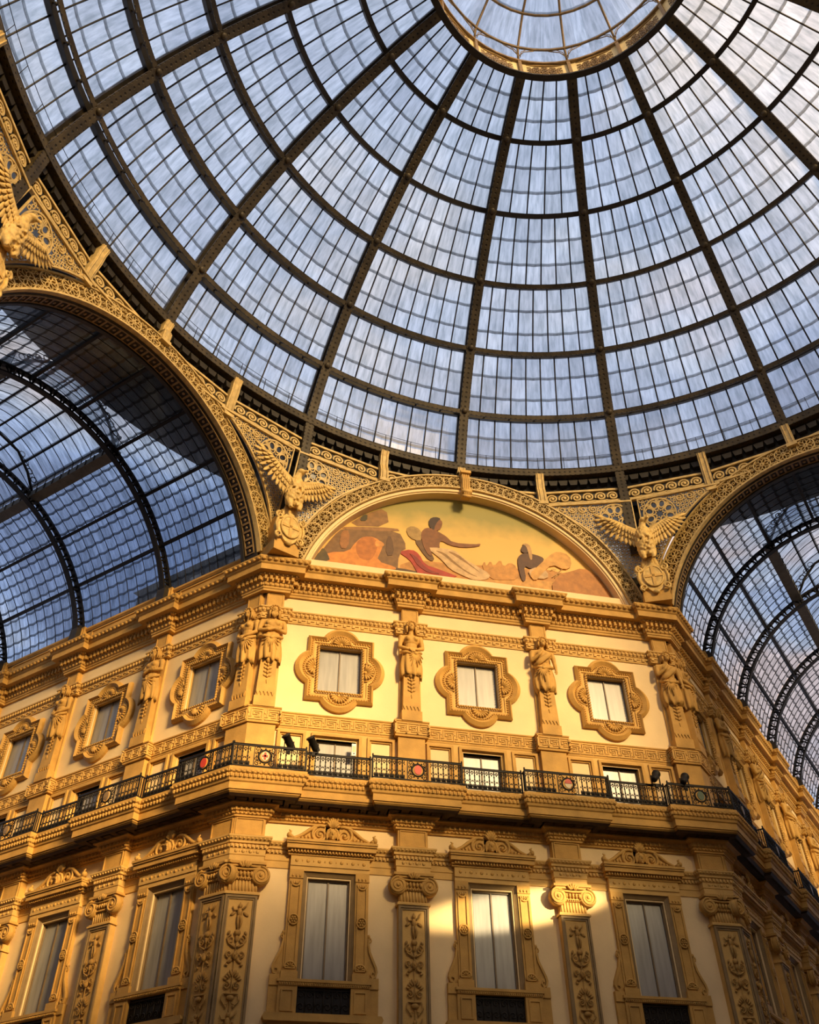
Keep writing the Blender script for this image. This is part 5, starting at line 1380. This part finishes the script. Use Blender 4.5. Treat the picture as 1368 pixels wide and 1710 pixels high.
ringslab(17.75, 18.6, 27.3, 28.35, IRON_D, 'gutter')
mb = MB()
for k in range(150):
    a = R(-110 + 210 * k / 150); M_ = Matrix.Rotation(-a, 4, 'Z'); put(mb, MB().prism([(-.14, 27.62), (.14, 27.62), (.2, 27.9), (-.2, 27.9)], 17.5, 17.78), M_)
mb.obj('gutter_teeth', IRON_D, t, kind='stuff')
# thin service cable on stanchions above the ring
mb = MB(); mb.tube([(17.2 * math.sin(R(a)), 17.2 * math.cos(R(a)), 28.98) for a in range(-108, 100, 3)], .012, 4)
o = mb.obj('service_cable', IRON); o.matrix_world = DM; tag(o, 'thin service cable running round above the ring girder', 'cable')
mb = MB()
for k in range(-28, 26): a = R(3.75 * k); mb.tube([(17.3 * math.sin(a), 17.3 * math.cos(a), 28.42), (17.2 * math.sin(a), 17.2 * math.cos(a), 29.0)], .014, 4)
mb.obj('stanchions', IRON, o)

# lantern at the crown
t = thing('dome_lantern', 'glazed lantern with a gilded pierced rim at the crown of the dome', 'lantern', DM)
OR, OZ = 5.29, 39.40
mb = MB(); N_ = 64
mb.sweep([(0, OZ), (0, OZ + .14), (.10, OZ + .16), (.10, OZ), (0, OZ)], [(OR * math.cos(2 * math.pi * i / N_), OR * math.sin(2 * math.pi * i / N_)) for i in range(N_)][::-1], True) if False else None
def oring(r0, r1, z0, z1, m, name, n=64):
    mb = MB()
    for f in range(4):
        def fn(i, j, f=f):
            a = 2 * math.pi * i; r, z = ((r0, z0 + (z1 - z0) * j), (r0 + (r1 - r0) * j, z1), (r1, z1 - (z1 - z0) * j), (r1 - (r1 - r0) * j, z0))[f]
            return (r * math.sin(a), r * math.cos(a), z)
        gl(mb, n, 1, fn)
    return mb.obj(name, m, t)
oring(OR - .04, OR + .22, OZ, OZ + .10, IRON_D, 'lower_ring'); oring(OR - .03, OR + .12, OZ + 1.28, OZ + 1.40, GILT_D, 'upper_ring'); oring(OR + .10, OR + .14, OZ + .08, OZ + 1.3, BRASS, 'rim_backing')
me = None
for k in range(16):
    if me is None:
        W_ = OR * math.tan(R(11.25)); y0, y1 = OR + .04, OR + .09
        mb = MB().box(-W_, W_, y0, y1, OZ + .10, OZ + .22).box(-W_, W_, y0, y1, OZ + 1.16, OZ + 1.28)
        for i in range(6):
            x = -W_ + (i + .5) * W_ / 3; zc = OZ + .69
            mb.ribbon([(x + .14 * math.cos(R(q)), zc + .14 * math.sin(R(q))) for q in range(0, 360, 45)], .06, y0, y1, True)
            for k2 in range(6): mb.ribbon([(x + .25 * math.cos(R(60 * k2)) + .08 * math.cos(R(q)), zc + .27 * math.sin(R(60 * k2)) + .08 * math.sin(R(q))) for q in range(0, 360, 60)], .045, y0, y1, True)
        me = mb.mesh('rim_panel', GILT_D); pm = MB().box(-.07, .07, OR - .02, OR + .12, OZ + .05, OZ + 1.32).mesh('rim_post', GILT_D)
    link('rim_panel', me, t, mw=Matrix.Rotation(R(22.5 * (k + .5)), 4, 'Z')); link('rim_post', pm, t, mw=Matrix.Rotation(R(22.5 * k), 4, 'Z'))
LP = [(5.40, OZ + 1.38), (5.2, 41.8), (4.2, 42.9), (2.4, 43.8), (.15, 44.3)]
for k in range(16):
    mb = MB(); mb.tube([(0, r, z) for r, z in LP], .055, 5); link('lantern_rib', mb.mesh('lantern_rib', GILT_D), t, mw=Matrix.Rotation(R(22.5 * k), 4, 'Z'))
for (r, z) in LP[1:4]:
    MB().tube([((r - .03) * math.sin(2 * math.pi * i / 48), (r - .03) * math.cos(2 * math.pi * i / 48), z) for i in range(49)], .06, 5, cap=False).obj('lantern_hoop', GILT_D, t)
for k in range(16):
    for b in range(4):
        (r0, z0), (r1, z1) = LP[b], LP[b + 1]; ncol = (4, 4, 3, 2)[b]
        for c in range(ncol):
            a0 = R(22.5 * c / ncol); a1 = R(22.5 * (c + 1) / ncol)
            if k == 0:
                pts = [(r0 * math.sin(a0), r0 * math.cos(a0), z0), (r0 * math.sin(a1), r0 * math.cos(a1), z0), (r1 * math.sin(a1), r1 * math.cos(a1), z1), (r1 * math.sin(a0), r1 * math.cos(a0), z1)]
                me = pane_mesh('pane', pts, (0, .5, .86), .012, PANE, [(0, 0), (.5, 0), (.5, 1.5), (0, 1.5)]); MATS['lp%d_%d' % (b, c)] = me
            link('pane', MATS['lp%d_%d' % (b, c)], t, mw=Matrix.Rotation(-R(22.5 * k), 4, 'Z'))
mb = MB()
for k in range(16):
    if k == 0:
        for o in (-1, 1): mb.tube([(o * .05, 5.25, 41.2), (o * .25, 5.22, 41.6), (o * .7, 5.15, 41.75)], .025, 4); mb.tube([(o * .05, 5.25, 41.0), (o * .12, 5.2, 41.5), (o * .35, 5.16, 41.72)], .02, 4)
lb_ = mb.mesh('lace_bracket', GILT_D)
for k in range(16): link('lace_bracket', lb_, t, mw=Matrix.Rotation(R(22.5 * k), 4, 'Z'))

# ================================================================== GLASS VAULTS OVER THE ARMS
VG, VI = 6.82, 6.36      # glass radius, inner chord of the vault ribs
def vp(r, a, s): return (r * math.cos(R(a)), s, AZ + r * math.sin(R(a)))
def vault_rib(label, mw, flip):
    t = thing('vault_rib', label, 'rib', mw, 'vault arch ribs')
    n = 44; a0, a1 = 15, 165
    for r0, r1, hw_, nm in ((VI, VI + .07, .11, 'inner_chord'), (VG - .12, VG - .02, .09, 'outer_chord')):
        mb = MB()
        for f in range(4):
            def fn(i, j, f=f):
                a = a0 + (a1 - a0) * i; r, y = ((r0, -hw_ + 2 * hw_ * j), (r0 + (r1 - r0) * j, hw_), (r1, hw_ - 2 * hw_ * j), (r1 - (r1 - r0) * j, -hw_))[f]
                return vp(r, a, y)
            gl(mb, n, 1, fn)
        mb.obj(nm, IRON, t)
    mb = MB()
    for k in range(38):
        a = a0 + (a1 - a0) * (k + .5) / 38
        mb.tube([vp(VI + .03, a - 1.2, 0), vp(VI + .17, a - .35, 0), vp(VG - .1, a - 1.0, 0)], [.06, .035, .06], 4); mb.tube([vp(VI + .03, a + 1.2, 0), vp(VI + .17, a + .35, 0), vp(VG - .1, a + 1.0, 0)], [.06, .035, .06], 4)
    mb.obj('lattice_web', IRON, t, kind='stuff')
    for sg in (-1, 1): MB().box(*sorted((sg * 6.05, sg * 6.75)), -.2, .2, 21.2, 21.9).box(*sorted((sg * 6.15, sg * 6.5)), -.12, .12, 20.9, 22.1).obj('rib_shoe', IRON_D, t)
    return t
def vault_bay(label, mw, s0, s1, ang, nrow, hand, fine=True):
    """one bay of lapped panes; ang = (from, to) measured up from the wall side; hand = +1 wall at +x, -1 wall at -x"""
    t = thing('vault_glazing', label, 'skylight', mw, 'vault glazing bays')
    nc_ = 9; da = (ang[1] - ang[0]) / nrow; w_ = (s1 - s0 - .16) / nc_
    bars = MB(); cache = {}
    for r in range(nrow):
        a0 = ang[0] + da * r; a1 = a0 + da
        for c in range(nc_):
            y0 = s0 + .08 + w_ * c
            if r not in cache:
                lo, hi = VG - .03, VG + .02; lp_ = .45
                A = [(lo, a0 - lp_ * .4, 0), (lo, a0 - lp_ * 1.3, w_ / 2), (lo, a0 - lp_ * .4, w_), (hi, a1, w_), (hi, a1, 0)]
                pts = [vp(rr, aa, yy) for rr, aa, yy in A]
                if hand < 0: pts = [(-x, y, z) for x, y, z in pts]
                am = (a0 + a1) / 2; nm = (hand * math.cos(R(am)), 0, math.sin(R(am))); ht = R(da) * VG
                cache[r] = pane_mesh('pane', pts, nm, .012, VPANE, [(0, 0), (w_ / 2, 0), (w_, 0), (w_, ht), (0, ht)])
            link('pane', cache[r], t, mw=Matrix.Translation((0, y0, 0)))
    n = max(6, int((ang[1] - ang[0]) / 5))
    for c in range(1, nc_):
        y = s0 + .08 + w_ * c; bars.tube([(hand * p[0], p[1], p[2]) for p in [vp(VG - .06, ang[0] + (ang[1] - ang[0]) * i / n, y) for i in range(n + 1)]], .02, 4)
    bars.obj('glazing_bars', IRON, t)
    a = ang[0]
    while a < ang[1] + 1:
        p = vp(VG - .10, a, 0); MB().box(-.06, .06, s0, s1, -.05, .09).obj('purlin', IRON, t).matrix_local = Matrix.Translation((hand * p[0], 0, p[2])) @ Matrix.Rotation(R(hand * (90 - a)), 4, 'Y')
        a += 17.6
    return t
def lantern_bay(label, mw, s0, s1):
    """raised glazed ridge over the middle of the vault"""
    t = thing('ridge_skylight', label, 'skylight', mw, 'raised ridge skylights')
    cx = VG * math.cos(R(68.6)); cz = AZ + VG * math.sin(R(68.6)); zt = cz + .75; zr = zt + 1.15
    for sg in (-1, 1):
        MB().box(*sorted((sg * (cx - .20), sg * (cx + .25))), s0, s1, cz - .18, cz + .10).obj('gutter_beam', BEAMG, t)
        mb = MB()
        for i in range(10): y = s0 + (s1 - s0) * i / 10; mb.box(*sorted((sg * (cx - .24), sg * (cx - .19))), y, y + .05, cz - .17, cz + .09)
        mb.obj('beam_slats', IRON_D, t)
        MB().box(*sorted((sg * cx, sg * (cx + .08))), s0, s1, zt - .05, zt + .08).obj('eaves_bar', IRON, t)
        nc_ = 9; w_ = (s1 - s0) / nc_
        m1 = pane_mesh('pane', [(sg * cx, 0, cz), (sg * cx, w_, cz), (sg * cx, w_, zt), (sg * cx, 0, zt)], (sg, 0, 0), .012, VPANE, [(0, 0), (w_, 0), (w_, .75), (0, .75)])
        ms = []
        for q in range(3):
            f0, f1 = q / 3, (q + 1) / 3; X = lambda f: sg * cx * (1 - f); Z = lambda f: zt + (zr - zt) * math.sin(R(90 * f)) ** .9
            ms.append(pane_mesh('pane', [(X(f0), 0, Z(f0) - .03), (X(f0), w_, Z(f0) - .03), (X(f1), w_, Z(f1)), (X(f1), 0, Z(f1))], (sg * .3, 0, .95), .012, VPANE, [(0, 0), (w_, 0), (w_, .9), (0, .9)]))
            MB().box(-.035, .035, s0, s1, -.04, .04).obj('purlin', IRON, t).matrix_local = Matrix.Translation((X(f1), 0, Z(f1)))
        for c in range(nc_):
            link('pane', m1, t, mw=Matrix.Translation((0, s0 + c * w_, 0)))
            for m_ in ms: link('pane', m_, t, mw=Matrix.Translation((0, s0 + c * w_, 0)))
        mb = MB()
        for c in range(nc_ + 1):
            y = s0 + c * w_; mb.tube([(sg * cx, y, cz), (sg * cx, y, zt)] + [(sg * cx * (1 - f / 6), y, zt + (zr - zt) * math.sin(R(15 * f)) ** .9 - .04) for f in range(1, 7)], .022, 4)
        mb.obj('glazing_bars', IRON, t)
        mb = MB()        # ornate knee bracket at the rib
        mb.tube([(sg * (cx - .05), s0, cz + .05), (sg * (cx - .6), s0, cz + .9), (sg * (cx - 1.3), s0, zr - .35), (0, s0, zr - .12)], .06, 5)
        mb.tube([(sg * (cx - .05), s0 + .05, cz), (sg * (cx - .05), s0 + 1.1, cz + .5), (sg * (cx - .05), s0 + 1.5, zt)], .04, 5)
        for q in range(4): mb.tube([(sg * (cx - .25 - .28 * q) + .13 * math.cos(R(a)), s0, cz + .75 + .27 * q + .13 * math.sin(R(a))) for a in range(0, 361, 45)], .025, 4)
        for q in range(3): mb.tube([(sg * (cx - .05), s0 + .35 + .3 * q + .11 * math.cos(R(a)), cz + .55 + .1 * math.sin(R(a))) for a in range(0, 361, 45)], .022, 4)
        mb.obj('knee_bracket', IRON, t)
    return t
RS = [0.95] + [4.72 + B * k for k in range(7)]
for side_, M_, hand, nb in (('left', LM, 1, 3), ('right', RM, -1, 6)):
    fr = None
    for k in range(1, nb + 2):
        lb = 'black iron lattice rib of the %s vault, %s behind the arch' % (side_, ORD[k - 1]); Mk = M_ @ Matrix.Translation((0, RS[k], 0))
        if fr is None: fr = vault_rib(lb, Mk, hand)
        else: copy_tree(fr, Mk, lb)
    fb = None
    for k in range(nb + 1):
        lb = 'curved bay of dirty %s vault glass, %s behind the arch' % (side_, ORD[k])
        if k == 0: vault_bay(lb, M_, RS[0], RS[1], (16, 164), 33, hand)
        elif fb is None: fb = vault_bay(lb, M_, RS[1], RS[2], (16, 68.6), 13, hand)
        else: copy_tree(fb, M_ @ Matrix.Translation((0, B * (k - 1), 0)), lb)
    fb = None
    for k in range(1, 4):
        lb = 'outer side of the %s vault glass, %s bay behind the arch' % (side_, ORD[k])
        if fb is None: fb = vault_bay(lb, M_, RS[1], RS[2], (16, 68.6), 6, -hand)
        else: copy_tree(fb, M_ @ Matrix.Translation((0, B * (k - 1), 0)), lb)
    fb = None
    for k in range(1, nb + 1):
        lb = 'raised ridge skylight over the %s vault, %s section' % (side_, ORD[k - 1])
        if fb is None: fb = lantern_bay(lb, M_, RS[1], RS[2])
        else: copy_tree(fb, M_ @ Matrix.Translation((0, B * (k - 1), 0)), lb)

M_ = Matrix.Translation((CH + S2 * HW, FY - S2 * -HW, 0)) @ Matrix.Rotation(R(-135), 4, 'Z')
for k in range(6):
    t = thing('vault_glazing', 'plain vault glass over the arm behind the viewer, %s bay' % ORD[k], 'skylight', M_ @ Matrix.Translation((0, B * k, 0)), 'rear vault glazing')
    for q in range(9):
        a0, a1 = 16 + 16.45 * q, 16 + 16.45 * (q + 1)
        link('pane', pane_mesh('pane', [vp(VG, a0, 0), vp(VG, a0, B), vp(VG, a1, B), vp(VG, a1, 0)], (math.cos(R(a0)), 0, math.sin(R(a0))), .012, VPANE, [(0, .5), (B, .5), (B, 2.4), (0, 2.4)]), t)
        MB().tube([vp(VG - .1, a0, 0), vp(VG - .1, a0, B)], .09, 4).obj('purlin', IRON_D, t)

# ================================================================== OUTSIDE, SEEN THROUGH THE GLASS
t = thing('roof_terrace', 'dark flat roof terrace ringing the dome outside, seen through the vault glass', 'terrace', DM)
def tr(r0, r1, z0, z1, m, name):
    mb = MB()
    for f in range(4):
        def fn(i, j, f=f):
            a = R(-115 + 220 * i); r, z = ((r0, z0 + (z1 - z0) * j), (r0 + (r1 - r0) * j, z1), (r1, z1 - (z1 - z0) * j), (r1 - (r1 - r0) * j, z0))[f]
            return (r * math.sin(a), r * math.cos(a), z)
        gl(mb, 90, 1, fn)
    return mb.obj(name, m, t)
tr(18.6, 21.9, 27.7, 27.95, DARKROOF, 'terrace_slab'); tr(21.8, 21.95, 27.95, 28.6, DARKROOF, 'parapet')
def roofblock(label, u0, u1, e0, e1, z1, z2):
    t = thing('neighbour_roof', label, 'roof', wm('left', 0))
    MB().box(u0, u1, e0, e1, 21.5, z1).obj('attic_wall', ROOF, t)
    MB().add([(u0, e0 - .3, z1), (u1, e0 - .3, z1), (u1, e1, z1), (u0, e1, z1), (u0, (e0 + e1) / 2, z2), (u1, (e0 + e1) / 2, z2)], [(0, 1, 5, 4), (2, 3, 4, 5), (1, 2, 5), (3, 0, 4), (0, 3, 2, 1)]).obj('pitched_roof', ROOF, t)
    for k in range(3): MB().box(u0 + 1.2 + k * 2.2, u0 + 1.9 + k * 2.2, e0 - .05, e0 + .5, 22.6, z1 - .4).obj('dormer_window', WGLASS, t)
roofblock('slate roof of the neighbouring block behind the left vault glass', -10.5, -.8, 2.6, 9, 26.0, 27.6)
